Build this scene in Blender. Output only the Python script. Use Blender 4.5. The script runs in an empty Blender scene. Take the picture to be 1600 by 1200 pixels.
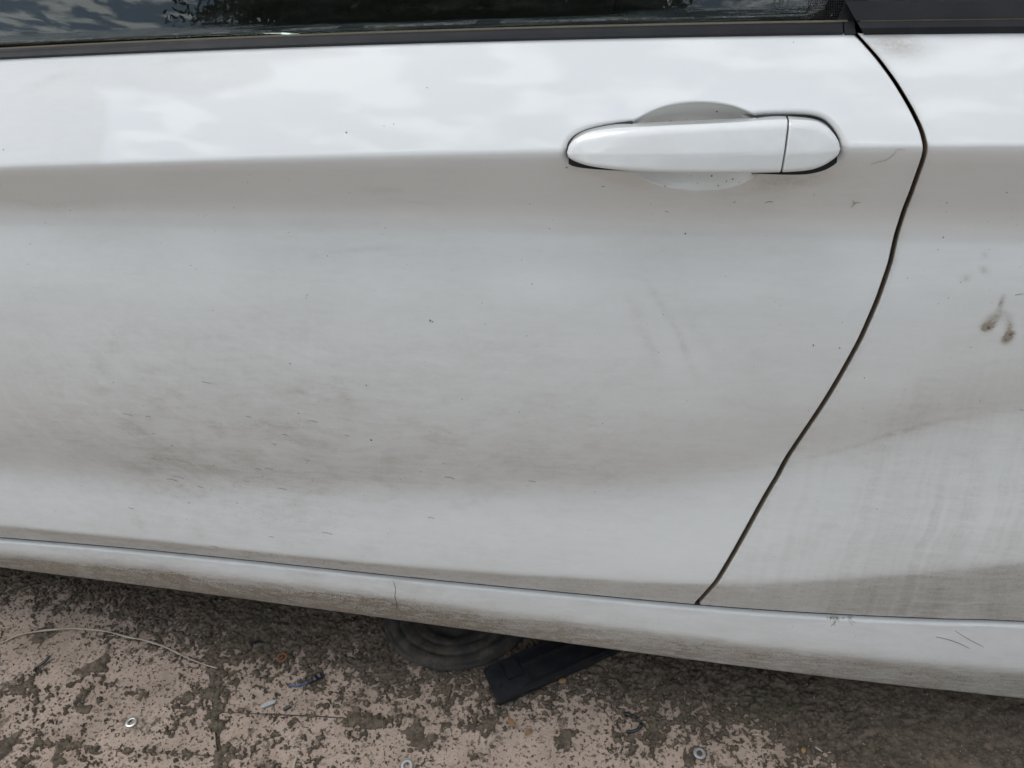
import bpy, bmesh, math, random
import numpy as np
from mathutils import Vector, Matrix
random.seed(7); rng = np.random.default_rng(11)
rad = math.radians
scene = bpy.context.scene
col = scene.collection

# ------------------------------------------------------------------ camera
CAM = np.array([0.0, -0.68, 1.17]); YAW, PITCH, ROLL = rad(-12.49), rad(39.0), rad(-5.526); F = 1200.0
_fw = np.array([math.sin(YAW)*math.cos(PITCH), math.cos(YAW)*math.cos(PITCH), -math.sin(PITCH)])
_r0 = np.array([math.cos(YAW), -math.sin(YAW), 0.0]); _u0 = np.cross(_r0, _fw)
_rt = _r0*math.cos(ROLL) + _u0*math.sin(ROLL); _up = -_r0*math.sin(ROLL) + _u0*math.cos(ROLL)
cd = bpy.data.cameras.new('camera'); cam = bpy.data.objects.new('camera', cd); col.objects.link(cam)
cam.matrix_world = Matrix(((_rt[0], _up[0], -_fw[0], CAM[0]), (_rt[1], _up[1], -_fw[1], CAM[1]), (_rt[2], _up[2], -_fw[2], CAM[2]), (0, 0, 0, 1)))
cd.sensor_width = 36; cd.lens = 36*F/1600; cd.clip_start = 0.02; cd.clip_end = 2000
scene.camera = cam

# ------------------------------------------------------------------ sky, sun, exposure
SUN_EL, SUN_AZ = rad(60), rad(284)         # high sun over the front of the car, veiled by cloud
world = bpy.data.worlds.new('World'); scene.world = world; world.use_nodes = True
wn, wl = world.node_tree.nodes, world.node_tree.links
for n in list(wn): wn.remove(n)
def N(nodes, typ, **kw):
    n = nodes.new(typ)
    for k, v in kw.items(): setattr(n, k, v)
    return n
wo = N(wn, 'ShaderNodeOutputWorld'); wb = N(wn, 'ShaderNodeBackground'); wb.inputs['Strength'].default_value = 0.12
sky = N(wn, 'ShaderNodeTexSky', sky_type='NISHITA', sun_disc=False, sun_elevation=SUN_EL, sun_rotation=SUN_AZ)
sky.air_density = 1.0; sky.dust_density = 1.0
tc = N(wn, 'ShaderNodeTexCoord')
sx = N(wn, 'ShaderNodeSeparateXYZ'); wl.new(tc.outputs['Generated'], sx.inputs[0])
zz = N(wn, 'ShaderNodeMath', operation='MAXIMUM'); wl.new(sx.outputs['Z'], zz.inputs[0]); zz.inputs[1].default_value = 0.06
dx = N(wn, 'ShaderNodeMath', operation='DIVIDE'); wl.new(sx.outputs['X'], dx.inputs[0]); wl.new(zz.outputs[0], dx.inputs[1])
dy = N(wn, 'ShaderNodeMath', operation='DIVIDE'); wl.new(sx.outputs['Y'], dy.inputs[0]); wl.new(zz.outputs[0], dy.inputs[1])
cx = N(wn, 'ShaderNodeCombineXYZ'); wl.new(dx.outputs[0], cx.inputs[0]); wl.new(dy.outputs[0], cx.inputs[1])
cn = N(wn, 'ShaderNodeTexNoise'); cn.inputs['Scale'].default_value = 6.0; cn.inputs['Detail'].default_value = 8; cn.inputs['Roughness'].default_value = 0.56; cn.inputs['Distortion'].default_value = 0.35
wl.new(cx.outputs[0], cn.inputs['Vector'])
cr = N(wn, 'ShaderNodeValToRGB'); cr.color_ramp.elements[0].position = 0.48; cr.color_ramp.elements[1].position = 0.58
cr.color_ramp.elements[0].color = (0.12, 0.12, 0.12, 1); cr.color_ramp.elements[1].color = (1, 1, 1, 1)
wl.new(cn.outputs['Fac'], cr.inputs[0])
cm = N(wn, 'ShaderNodeMix', data_type='RGBA'); wl.new(cr.outputs[0], cm.inputs[0]); wl.new(sky.outputs[0], cm.inputs[6])
cm.inputs[7].default_value = (14.6, 14.9, 14.9, 1)
wl.new(cm.outputs[2], wb.inputs['Color']); wl.new(wb.outputs[0], wo.inputs['Surface'])
sd_ = bpy.data.lights.new('sun', 'SUN'); sd_.energy = 1.2; sd_.angle = rad(24); sd_.color = (1.0, 0.97, 0.92)
sun = bpy.data.objects.new('sun', sd_); col.objects.link(sun)
_sd = Vector((math.sin(SUN_AZ)*math.cos(SUN_EL), math.cos(SUN_AZ)*math.cos(SUN_EL), math.sin(SUN_EL)))
sun.rotation_euler = _sd.to_track_quat('Z', 'Y').to_euler(); sun.location = (-8, 0, 10)
vs = scene.view_settings; vs.view_transform = 'Standard'; vs.look = 'None'; vs.gamma = 1; vs.exposure = 0.15; vs.use_curve_mapping = False

# ------------------------------------------------------------------ survey helpers: photograph <-> place
def ray(px, py):
    return _fw + (px-800)/F*_rt - (py-600)/F*_up
def plan(x): return 0.03*np.asarray(x)**2          # plan curvature of the body side
def at_side(px, py, Y):
    d = ray(px, py); y = Y
    for _ in range(8):
        q = CAM + (y-CAM[1])/d[1]*d; y = Y + float(plan(q[0]))
    return q
def at_ground(px, py, Z=0.0):
    d = ray(px, py); return CAM + (Z-CAM[2])/d[2]*d
def to_px(P):
    v = np.asarray(P) - CAM; w = v@_fw
    return 800 + F*(v@_rt)/w, 600 - F*(v@_up)/w
def sstep(a, b, x):
    t = np.clip((x-a)/(b-a), 0, 1); return t*t*(3-2*t)
def vnoise(x, y, seed=0):
    r = np.random.default_rng(seed); T = r.random((256, 256))
    xi = np.floor(x).astype(int); yi = np.floor(y).astype(int); fx = x-xi; fy = y-yi
    fx = fx*fx*(3-2*fx); fy = fy*fy*(3-2*fy); a = xi & 255; b = (xi+1) & 255; c = yi & 255; d = (yi+1) & 255
    return (T[a, c]*(1-fx)+T[b, c]*fx)*(1-fy) + (T[a, d]*(1-fx)+T[b, d]*fx)*fy
def fbm(x, y, oct=4, seed=0, gain=0.5):
    s = 0; a = 1; tot = 0
    for i in range(oct):
        s = s + a*vnoise(x*2**i+17.3*i, y*2**i+5.1*i, seed+i); tot += a; a *= gain
    return s/tot
def poly_sd(px, py, poly):
    """signed distance to a closed polygon, positive outside"""
    px = np.asarray(px, float); py = np.asarray(py, float)
    d2 = np.full(px.shape, 1e9); ins = np.zeros(px.shape, bool); n = len(poly)
    for i in range(n):
        ax, ay = poly[i]; bx, by = poly[(i+1) % n]; ex, ey = bx-ax, by-ay
        t = np.clip(((px-ax)*ex+(py-ay)*ey)/(ex*ex+ey*ey+1e-18), 0, 1)
        d2 = np.minimum(d2, (px-ax-t*ex)**2+(py-ay-t*ey)**2)
        c = ((ay > py) != (by > py)); 
        with np.errstate(divide='ignore', invalid='ignore'):
            xx = ax + (py-ay)/(by-ay+1e-18)*ex
        ins ^= c & (px < xx)
    return np.where(ins, -1, 1)*np.sqrt(d2)
def smooth_poly(pts, n=8, closed=True):
    P = np.array(pts, float); m = len(P); out = []
    rngi = range(m) if closed else range(m-1)
    for i in rngi:
        if closed: p0, p1, p2, p3 = P[(i-1) % m], P[i], P[(i+1) % m], P[(i+2) % m]
        else: p0, p1, p2, p3 = P[max(i-1, 0)], P[i], P[i+1], P[min(i+2, m-1)]
        for k in range(n):
            t = k/n
            out.append(0.5*((2*p1)+(-p0+p2)*t+(2*p0-5*p1+4*p2-p3)*t*t+(-p0+3*p1-3*p2+p3)*t**3))
    if not closed: out.append(P[-1])
    return np.array(out)

# ------------------------------------------------------------------ object helpers
def tag(o, label=None, cat=None, group=None, kind=None):
    if label: o['label'] = label
    if cat: o['category'] = cat
    if group: o['group'] = group
    if kind: o['kind'] = kind
    return o
def empty(name, loc=(0, 0, 0)):
    o = bpy.data.objects.new(name, None); col.objects.link(o); o.location = loc; o.empty_display_size = 0.1; return o
def link(name, me, mat, parent=None, smooth=True):
    o = bpy.data.objects.new(name, me); col.objects.link(o)
    if mat: me.materials.append(mat)
    if parent:
        o.parent = parent
        if parent.type == 'EMPTY': o.matrix_parent_inverse = Matrix.Translation(parent.location).inverted()
    if smooth: me.polygons.foreach_set('use_smooth', np.ones(len(me.polygons), bool))
    return o
def pydata(name, V, Fc, mat, parent=None, smooth=True, fix=True):
    me = bpy.data.meshes.new(name); me.from_pydata([tuple(map(float, v)) for v in V], [], [tuple(map(int, f)) for f in Fc]); me.update()
    if fix:
        bm = bmesh.new(); bm.from_mesh(me); bmesh.ops.recalc_face_normals(bm, faces=bm.faces); bm.to_mesh(me); bm.free()
    return link(name, me, mat, parent, smooth)
def grid_mesh(name, P, mat, parent=None, keep=None, attrs=None, flip=False):
    """P: (rows, cols, 3) array -> one smooth mesh; attrs: float per vertex; keep: bool per quad"""
    nr, nc = P.shape[:2]
    idx = np.arange(nr*nc).reshape(nr, nc)
    q = np.stack([idx[:-1, :-1], idx[:-1, 1:], idx[1:, 1:], idx[1:, :-1]], -1).reshape(-1, 4)
    if keep is not None: q = q[keep.reshape(-1)]
    if flip: q = q[:, ::-1]
    me = bpy.data.meshes.new(name); nf = len(q)
    me.vertices.add(nr*nc); me.vertices.foreach_set('co', P.reshape(-1).astype(np.float32))
    me.loops.add(nf*4); me.loops.foreach_set('vertex_index', q.reshape(-1).astype(np.int32))
    me.polygons.add(nf); me.polygons.foreach_set('loop_start', np.arange(0, nf*4, 4, dtype=np.int32))
    me.update(calc_edges=True); me.validate()
    for k, a in (attrs or {}).items():
        at = me.attributes.new(k, 'FLOAT', 'POINT'); at.data.foreach_set('value', np.ascontiguousarray(a, dtype=np.float32).reshape(-1))
    return link(name, me, mat, parent)
def box(name, lo, hi, mat, parent=None, bevel=0.003, seg=2):
    bm = bmesh.new(); bmesh.ops.create_cube(bm, size=1)
    for v in bm.verts: v.co = Vector([lo[i] + (v.co[i]+0.5)*(hi[i]-lo[i]) for i in range(3)])
    if bevel: bmesh.ops.bevel(bm, geom=list(bm.edges), offset=bevel, segments=seg, affect='EDGES', profile=0.5)
    me = bpy.data.meshes.new(name); bm.to_mesh(me); bm.free(); return link(name, me, mat, parent, smooth=False)
def tube(path, rads, n=8):
    V = []; Fc = []; P = [Vector(p) for p in path]; m = len(P)
    up = Vector((0, 0, 1)); 
    for i, p in enumerate(P):
        t = (P[min(i+1, m-1)]-P[max(i-1, 0)]).normalized()
        a = t.cross(up); a = a.normalized() if a.length > 1e-5 else Vector((1, 0, 0)); b = t.cross(a)
        r = rads[i] if hasattr(rads, '__len__') else rads
        for k in range(n):
            an = 2*math.pi*k/n; V.append(p + a*math.cos(an)*r + b*math.sin(an)*r)
    for i in range(m-1):
        for k in range(n): Fc.append((i*n+k, i*n+(k+1) % n, (i+1)*n+(k+1) % n, (i+1)*n+k))
    Fc.append(tuple(range(n))[::-1]); Fc.append(tuple((m-1)*n+k for k in range(n)))
    return V, Fc

# ------------------------------------------------------------------ materials
def new_mat(name):
    m = bpy.data.materials.new(name); m.use_nodes = True; nt = m.node_tree
    for n in list(nt.nodes): nt.nodes.remove(n)
    o = nt.nodes.new('ShaderNodeOutputMaterial'); b = nt.nodes.new('ShaderNodeBsdfPrincipled'); nt.links.new(b.outputs[0], o.inputs[0])
    return m, nt.nodes, nt.links, b
def noise(nd, lk, scale, detail=4, rough=0.55, stretch=(1, 1, 1), dist=0, rot=(0, 0, 0)):
    t = nd.new('ShaderNodeTexCoord'); mp = nd.new('ShaderNodeMapping'); mp.inputs['Scale'].default_value = stretch; mp.inputs['Rotation'].default_value = rot
    n = nd.new('ShaderNodeTexNoise'); n.inputs['Scale'].default_value = scale; n.inputs['Detail'].default_value = detail; n.inputs['Roughness'].default_value = rough; n.inputs['Distortion'].default_value = dist
    lk.new(t.outputs['Object'], mp.inputs[0]); lk.new(mp.outputs[0], n.inputs['Vector']); return n.outputs['Fac']
def ramp(nd, lk, src, a, b, ca=(0, 0, 0, 1), cb=(1, 1, 1, 1)):
    r = nd.new('ShaderNodeMapRange'); r.interpolation_type = 'SMOOTHSTEP'; r.inputs[1].default_value = a; r.inputs[2].default_value = b
    lk.new(src, r.inputs[0]); return r.outputs[0]
def math_(nd, lk, op, a, b=None, clamp=False):
    m = nd.new('ShaderNodeMath'); m.operation = op; m.use_clamp = clamp
    for i, v in enumerate((a, b)):
        if v is None: continue
        if isinstance(v, (int, float)): m.inputs[i].default_value = v
        else: lk.new(v, m.inputs[i])
    return m.outputs[0]
def mix(nd, lk, fac, a, b):
    m = nd.new('ShaderNodeMix'); m.data_type = 'RGBA'
    for i, v in ((0, fac), (6, a), (7, b)):
        if isinstance(v, (int, float)): m.inputs[i].default_value = v
        elif isinstance(v, tuple): m.inputs[i].default_value = v if len(v) == 4 else v+(1,)
        else: lk.new(v, m.inputs[i])
    return m.outputs[2]
def bump(nd, lk, b, h, strength, dist):
    bp = nd.new('ShaderNodeBump'); bp.inputs['Strength'].default_value = strength; bp.inputs['Distance'].default_value = dist
    lk.new(h, bp.inputs['Height']); lk.new(bp.outputs[0], b.inputs['Normal'])
def simple(name, colr, rough=0.5, metal=0.0, var=0.15, scale=60, bmp=0.0, spec=0.5, dirt=0.0, dirtcol=(.16, .13, .10)):
    m, nd, lk, b = new_mat(name)
    n = noise(nd, lk, scale, 5)
    c = mix(nd, lk, n, tuple(v*(1-var) for v in colr), tuple(min(1, v*(1+var)) for v in colr))
    if dirt:
        d = math_(nd, lk, 'MULTIPLY', ramp(nd, lk, noise(nd, lk, scale*0.6, 8, 0.65), 0.42, 0.68), dirt)
        c = mix(nd, lk, d, c, dirtcol)
    lk.new(c, b.inputs['Base Color'])
    b.inputs['Metallic'].default_value = metal; b.inputs['Specular IOR Level'].default_value = spec
    lk.new(math_(nd, lk, 'ADD', math_(nd, lk, 'MULTIPLY', n, 0.2), rough-0.1), b.inputs['Roughness'])
    if bmp: bump(nd, lk, b, noise(nd, lk, scale*3, 4), bmp, 0.001)
    return m
def paint_material():
    """white car paint under road film: vertex masks 'film' (matte dust), 'grime' (brown dirt, and shade painted in the shut gap), 'speck' (spatter) are broken up by fine noise"""
    m, nd, lk, b = new_mat('dirty_white_paint')
    def att(n):
        a = nd.new('ShaderNodeAttribute'); a.attribute_name = n; return a.outputs['Fac']
    film, grime_shade, speck = att('film'), att('grime_shade'), att('speck')
    n1 = noise(nd, lk, 9, 6, 0.6, (1, 1, 2.4)); n2 = noise(nd, lk, 160, 5, 0.65, (0.35, 1, 1)); n3 = noise(nd, lk, 520, 3, 0.6)
    n4 = noise(nd, lk, 60, 6, 0.7, (0.22, 1, 1.3), 0.6)
    # soft film: blotchy, slightly streaked
    f = math_(nd, lk, 'MULTIPLY', film, math_(nd, lk, 'ADD', math_(nd, lk, 'MULTIPLY', n1, 0.7), math_(nd, lk, 'SUBTRACT', math_(nd, lk, 'ADD', math_(nd, lk, 'MULTIPLY', n4, 0.6), math_(nd, lk, 'MULTIPLY', n2, 0.55)), 0.10)), True)
    c = mix(nd, lk, math_(nd, lk, 'MULTIPLY', f, 0.50), (0.745, 0.758, 0.750), (0.43, 0.42, 0.385))
    # brown grime in ragged streaks, and the painted gap shade
    g = math_(nd, lk, 'ADD', math_(nd, lk, 'MULTIPLY', n2, 0.9), math_(nd, lk, 'MULTIPLY', n4, 1.1))
    g = math_(nd, lk, 'ADD', g, math_(nd, lk, 'MULTIPLY', math_(nd, lk, 'SUBTRACT', n3, 0.5), 1.1))
    g = math_(nd, lk, 'MULTIPLY', math_(nd, lk, 'SUBTRACT', g, 0.42), math_(nd, lk, 'POWER', grime_shade, 1.15))
    g = math_(nd, lk, 'MULTIPLY', g, 0.78, True)
    c = mix(nd, lk, g, c, (0.285, 0.245, 0.195))
    # spatter: dark specks where 'speck' is high
    s = math_(nd, lk, 'ADD', math_(nd, lk, 'MULTIPLY', n3, 0.75), math_(nd, lk, 'MULTIPLY', n2, 0.3))
    s = math_(nd, lk, 'ADD', s, math_(nd, lk, 'MULTIPLY', speck, 0.26))
    s = ramp(nd, lk, s, 0.755, 0.84)
    c = mix(nd, lk, math_(nd, lk, 'MULTIPLY', s, math_(nd, lk, 'MULTIPLY', speck, 0.8, True)), c, (0.15, 0.115, 0.085))
    lk.new(c, b.inputs['Base Color'])
    dirt = math_(nd, lk, 'MAXIMUM', math_(nd, lk, 'MULTIPLY', film, 1.0, True), g)
    b.inputs['Roughness'].default_value = 0.42; b.inputs['Specular IOR Level'].default_value = 0.4
    lk.new(math_(nd, lk, 'SUBTRACT', 1.0, math_(nd, lk, 'MULTIPLY', dirt, 0.62), True), b.inputs['Coat Weight'])
    lk.new(math_(nd, lk, 'ADD', 0.015, math_(nd, lk, 'MULTIPLY', dirt, 0.26)), b.inputs['Coat Roughness'])
    b.inputs['Coat IOR'].default_value = 1.58
    cb = nd.new('ShaderNodeBump'); cb.inputs['Strength'].default_value = 0.03; cb.inputs['Distance'].default_value = 0.0003; lk.new(noise(nd, lk, 140, 2, 0.5), cb.inputs['Height']); lk.new(cb.outputs[0], b.inputs['Coat Normal'])
    return m
M = {}
M['paint'] = paint_material()
M['rubber'] = simple('weathered_black_rubber', (0.012, 0.013, 0.016), 0.60, spec=0.25, var=0.3, scale=40, dirt=0.12, dirtcol=(.06, .055, .045))
M['dusty_rubber'] = simple('dusty_rubber_lip', (0.10, 0.085, 0.055), 0.9, var=0.5, scale=220)
M['gloss_black'] = simple('gloss_black_trim', (0.012, 0.013, 0.018), 0.14, var=0.2, scale=30)
M['plastic'] = simple('black_plastic', (0.012, 0.0135, 0.017), 0.34, var=0.35, scale=60, bmp=0.15, dirt=0.28, dirtcol=(.055, .045, .032))
M['black'] = simple('black_underside', (0.008, 0.008, 0.008), 0.9, var=0.3, scale=20)
M['interior'] = simple('dark_interior_cloth', (0.018, 0.019, 0.022), 0.85, var=0.3, scale=80, bmp=0.3)
M['tyre'] = simple('dirty_tyre_rubber', (0.024, 0.022, 0.020), 0.85, var=0.4, scale=50, bmp=0.5, dirt=0.75, dirtcol=(.085, .068, .050))
M['steel'] = simple('zinc_plated_steel', (0.62, 0.62, 0.60), 0.36, metal=0.85, var=0.15, scale=150)
M['dull_steel'] = simple('dull_grey_steel', (0.33, 0.34, 0.34), 0.55, metal=0.6, var=0.25, scale=150)
M['rust'] = simple('rusty_steel', (0.17, 0.07, 0.03), 0.85, var=0.5, scale=200, bmp=0.4)
M['alloy'] = simple('silver_alloy', (0.45, 0.46, 0.47), 0.35, metal=0.8, var=0.1, scale=30)
M['blue_wire'] = simple('blue_wire_sleeve', (0.05, 0.11, 0.24), 0.5, var=0.25, scale=150)
M['straw'] = simple('dry_straw', (0.36, 0.31, 0.24), 0.8, var=0.35, scale=120)
M['leaf'] = simple('dead_brown_leaf', (0.22, 0.12, 0.05), 0.75, var=0.4, scale=200)
M['orange'] = simple('orange_leaf_flake', (0.27, 0.165, 0.07), 0.75, var=0.3, scale=200)
M['stone'] = simple('pale_stone', (0.42, 0.37, 0.32), 0.85, var=0.35, scale=150)
M['hair'] = simple('dark_fibre', (0.03, 0.025, 0.02), 0.7, var=0.2, scale=80)
M['speck'] = simple('dried_mud_speck', (0.17, 0.145, 0.115), 0.9, var=0.4, scale=300)
M['root'] = simple('dried_moss_wisp', (0.16, 0.115, 0.06), 0.9, var=0.4, scale=200)
M['bark'] = simple('grey_bark', (0.09, 0.07, 0.055), 0.9, var=0.4, scale=14, bmp=0.5)
M['foliage'] = simple('tree_leaves', (0.055, 0.085, 0.028), 0.6, var=0.5, scale=1.2)
M['etch'] = simple('faint_etched_print', (0.045, 0.06, 0.06), 0.7, var=0.1, scale=90)
def glass_material():
    m, nd, lk, b = new_mat('dusty_tinted_glass')
    b.inputs['Base Color'].default_value = (0.42, 0.52, 0.50, 1); b.inputs['Transmission Weight'].default_value = 1.0; b.inputs['IOR'].default_value = 1.52; b.inputs['Roughness'].default_value = 0.0
    d = nd.new('ShaderNodeBsdfDiffuse'); d.inputs['Color'].default_value = (0.30, 0.31, 0.28, 1)
    # wiped dust film: horizontal sweeps and dry blotches
    n1 = noise(nd, lk, 14, 7, 0.65, (0.5, 1, 2.5), 1.2); n2 = noise(nd, lk, 90, 5, 0.7, (0.12, 1, 1.6), 0.5)
    f = math_(nd, lk, 'MULTIPLY', ramp(nd, lk, n1, 0.42, 0.75), ramp(nd, lk, n2, 0.35, 0.75))
    f = math_(nd, lk, 'ADD', math_(nd, lk, 'MULTIPLY', f, 0.10), 0.008)
    mx = nd.new('ShaderNodeMixShader'); lk.new(f, mx.inputs[0]); lk.new(b.outputs[0], mx.inputs[1]); lk.new(d.outputs[0], mx.inputs[2])
    out = [n for n in nd if n.type == 'OUTPUT_MATERIAL'][0]; lk.new(mx.outputs[0], out.inputs[0])
    return m
M['glass'] = glass_material()
def concrete_material():
    m, nd, lk, b = new_mat('pitted_pink_concrete')
    v = nd.new('ShaderNodeTexVoronoi'); t = nd.new('ShaderNodeTexCoord'); v.inputs['Scale'].default_value = 95; v.inputs['Randomness'].default_value = 1
    wv = nd.new('ShaderNodeMixRGB'); wv.blend_type = 'ADD'; wv.inputs[0].default_value = 0.010
    nn = nd.new('ShaderNodeTexNoise'); nn.inputs['Scale'].default_value = 70; nn.inputs['Detail'].default_value = 4; lk.new(t.outputs['Object'], nn.inputs['Vector'])
    lk.new(t.outputs['Object'], wv.inputs[1]); lk.new(nn.outputs['Color'], wv.inputs[2]); lk.new(wv.outputs[0], v.inputs['Vector'])
    # aggregate: cells of differing tone, only some of them show
    agg = ramp(nd, lk, v.outputs['Distance'], 0.42, 0.22)
    sepc = nd.new('ShaderNodeSeparateColor'); lk.new(v.outputs['Color'], sepc.inputs[0])
    sel = ramp(nd, lk, sepc.outputs[0], 0.76, 0.80)
    big = noise(nd, lk, 9, 5, 0.6); fine = noise(nd, lk, 340, 4, 0.7); mid = noise(nd, lk, 120, 4, 0.7); pit = noise(nd, lk, 170, 4, 0.6)
    c = mix(nd, lk, big, (0.415, 0.325, 0.26), (0.54, 0.43, 0.35))
    c = mix(nd, lk, ramp(nd, lk, fine, 0.40, 0.62), mix(nd, lk, 0.45, c, (0.23, 0.18, 0.15)), c)
    c = mix(nd, lk, math_(nd, lk, 'MULTIPLY', math_(nd, lk, 'MULTIPLY', agg, sel), 0.75), c, mix(nd, lk, sepc.outputs[1], (0.13, 0.10, 0.085), (0.30, 0.22, 0.18)))
    holes = ramp(nd, lk, pit, 0.575, 0.66)
    c = mix(nd, lk, math_(nd, lk, 'MULTIPLY', holes, 0.8), c, (0.075, 0.062, 0.052))
    moss = ramp(nd, lk, math_(nd, lk, 'ADD', math_(nd, lk, 'MULTIPLY', noise(nd, lk, 26, 6, 0.62), 0.7), math_(nd, lk, 'MULTIPLY', mid, 0.35)), 0.565, 0.66)
    c = mix(nd, lk, math_(nd, lk, 'MULTIPLY', moss, 0.8), c, (0.085, 0.072, 0.055))
    st = ramp(nd, lk, math_(nd, lk, 'ADD', math_(nd, lk, 'MULTIPLY', noise(nd, lk, 11, 6, 0.62), 0.62), math_(nd, lk, 'MULTIPLY', fine, 0.38)), 0.44, 0.66)
    c = mix(nd, lk, math_(nd, lk, 'MULTIPLY', st, 0.60), c, (0.20, 0.155, 0.115))
    lk.new(c, b.inputs['Base Color']); b.inputs['Roughness'].default_value = 0.92; b.inputs['Specular IOR Level'].default_value = 0.2
    h = math_(nd, lk, 'ADD', math_(nd, lk, 'MULTIPLY', fine, 0.5), math_(nd, lk, 'MULTIPLY', mid, 0.8))
    h = math_(nd, lk, 'SUBTRACT', h, math_(nd, lk, 'MULTIPLY', holes, 0.7))
    bump(nd, lk, b, h, 1.0, 0.0032)
    return m
def soil_material():
    m, nd, lk, b = new_mat('damp_mossy_silt')
    big = noise(nd, lk, 7, 5, 0.6); mid = noise(nd, lk, 75, 5, 0.7); fine = noise(nd, lk, 420, 4, 0.75); gr = noise(nd, lk, 300, 2, 0.5)
    c = mix(nd, lk, ramp(nd, lk, mid, 0.35, 0.68), (0.058, 0.046, 0.034), (0.175, 0.140, 0.103))
    c = mix(nd, lk, math_(nd, lk, 'MULTIPLY', ramp(nd, lk, big, 0.5, 0.7), 0.45), c, (0.085, 0.082, 0.050))
    c = mix(nd, lk, math_(nd, lk, 'MULTIPLY', ramp(nd, lk, fine, 0.35, 0.7), 0.55), c, (0.165, 0.138, 0.11))
    c = mix(nd, lk, ramp(nd, lk, gr, 0.70, 0.735), c, (0.34, 0.29, 0.24))
    lk.new(c, b.inputs['Base Color']); b.inputs['Roughness'].default_value = 0.95; b.inputs['Specular IOR Level'].default_value = 0.15
    bump(nd, lk, b, math_(nd, lk, 'ADD', math_(nd, lk, 'MULTIPLY', mid, 1.0), math_(nd, lk, 'MULTIPLY', fine, 0.6)), 1.0, 0.003)
    return m
M['concrete'] = concrete_material(); M['soil'] = soil_material()

# ------------------------------------------------------------------ body side: a profile swept along the car
def level(pts, Y, deg=2):
    Y = Y if hasattr(Y, '__len__') else [Y]*len(pts); q = np.array([at_side(a, b, y_) for (a, b), y_ in zip(pts, Y)]); 
    if deg == 'i':
        o = np.argsort(q[:, 0]); xs = q[o, 0]; zs = q[o, 2]
        xx = np.linspace(xs[0], xs[-1], 200); zf = np.interp(xx, xs, zs); k = np.hanning(41); k /= k.sum()
        zf = np.convolve(np.pad(zf, 20, mode='reflect', reflect_type='odd'), k, 'valid')
        sl0 = (zf[20]-zf[0])/(xx[20]-xx[0]); sl1 = (zf[-1]-zf[-21])/(xx[-1]-xx[-21])
        return lambda x: np.where(x < xx[0], zf[0]+0.4*sl0*(x-xx[0]), np.where(x > xx[-1], zf[-1]+0.4*sl1*(x-xx[-1]), np.interp(x, xx, zf)))
    c = np.polyfit(q[:, 0], q[:, 2], deg); x0, x1 = q[:, 0].min(), q[:, 0].max()
    d = np.polyder(c)
    return lambda x: np.where(x < x0, np.polyval(c, x0)+np.polyval(d, x0)*0.5*(x-x0), np.where(x > x1, np.polyval(c, x1)+np.polyval(d, x1)*0.5*(x-x1), np.polyval(c, x)))
LPX = [[(0, 92), (420, 72), (730, 66), (1000, 58), (1330, 51), (1600, 50)],                       # belt
       [(0, 262), (160, 258), (520, 248), (880, 238), (1445, 230), (1600, 230)],                  # crease
       [(0, 336), (400, 341), (800, 348), (1100, 356), (1400, 364), (1600, 368)],                 # lower edge of the hollow
       [(0, 728), (250, 752), (500, 762), (800, 764), (1000, 758), (1150, 738), (1240, 718), (1400, 682), (1600, 640)],   # start of the flare
       [(0, 821), (250, 845), (560, 878), (700, 890), (1080, 914), (1200, 912), (1300, 907), (1450, 895), (1600, 881)],   # tuck-under
       [(0, 838), (250, 862), (600, 895), (1088, 942), (1320, 962), (1600, 968)]]                 # gap above the sill
LDEG = [2, 2, 2, 'i', 'i', 3]
LY = [[y]*len(p) for y, p in zip((0.060, 0.0, 0.008, -0.018, -0.040, -0.036), LPX)]
LV = [level(p, y, d) for p, y, d in zip(LPX, LY, LDEG)]
# tilt of the panel (degrees from vertical, + faces the sky) within each band, as (tau, tilt), top to bottom
SEG = [[(0, 44), (0.5, 40), (0.94, 36), (0.98, 20), (1, 4)],                                  # belt -> crease
       [(0, 4), (0.06, -14), (0.18, -23), (0.70, -20), (0.86, -10), (1, 4)],                   # crease -> band
       [(0, 4), (0.035, 15), (0.09, 19), (0.25, 16), (0.6, 4), (0.85, -7), (0.94, -7), (1, 2)],   # band -> flare
       [(0, 2), (0.18, 14), (0.4, 19), (0.7, 16), (0.93, 11), (1, -3)],                          # flare -> strip
       [(0, -3), (0.16, -19), (1, -24)]]                                                        # strip -> gap
TAU = np.linspace(0, 1, 401)
GI = []
for s in SEG:
    tt = np.interp(TAU, [a for a, _ in s], [b for _, b in s]); g = np.tan(np.radians(tt))
    GI.append(np.concatenate([[0], np.cumsum((g[1:]+g[:-1])/2)*(TAU[1]-TAU[0])]))
def side_y(x, z):
    """depth of the body side at (x, z); larger = further into the car"""
    x = np.asarray(x, float); z = np.asarray(z, float)
    zl = [f(x) for f in LV]; y = plan(x).copy()
    h0 = zl[0]-zl[1]; t = np.clip((zl[0]-z)/h0, -0.3, 1)
    y = y + (GI[0][-1]-np.interp(t, TAU, GI[0]))*h0 + np.where(t < 0, -t*h0*math.tan(rad(40)), 0)
    for k in range(1, 5):
        h = np.maximum(zl[k]-zl[k+1], 1e-4); t = np.clip((zl[k]-z)/h, 0, 1)
        if k == 4: h = np.where(h > 0.025, 0.025+0.12*(h-0.025), h)        # the tuck-under flattens out where it grows tall
        y = y - np.interp(t, TAU, GI[k])*h
    return y
for _it in range(4):          # the depth of each line follows from the profile, the profile from the lines: settle both
    for k in range(6):
        for m_, (a, b) in enumerate(LPX[k]):
            q_ = at_side(a, b, LY[k][m_]); LY[k][m_] = float(side_y(q_[0], LV[k](q_[0])) - plan(q_[0]))
    LV = [level(p, y, d) for p, y, d in zip(LPX, LY, LDEG)]
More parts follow.
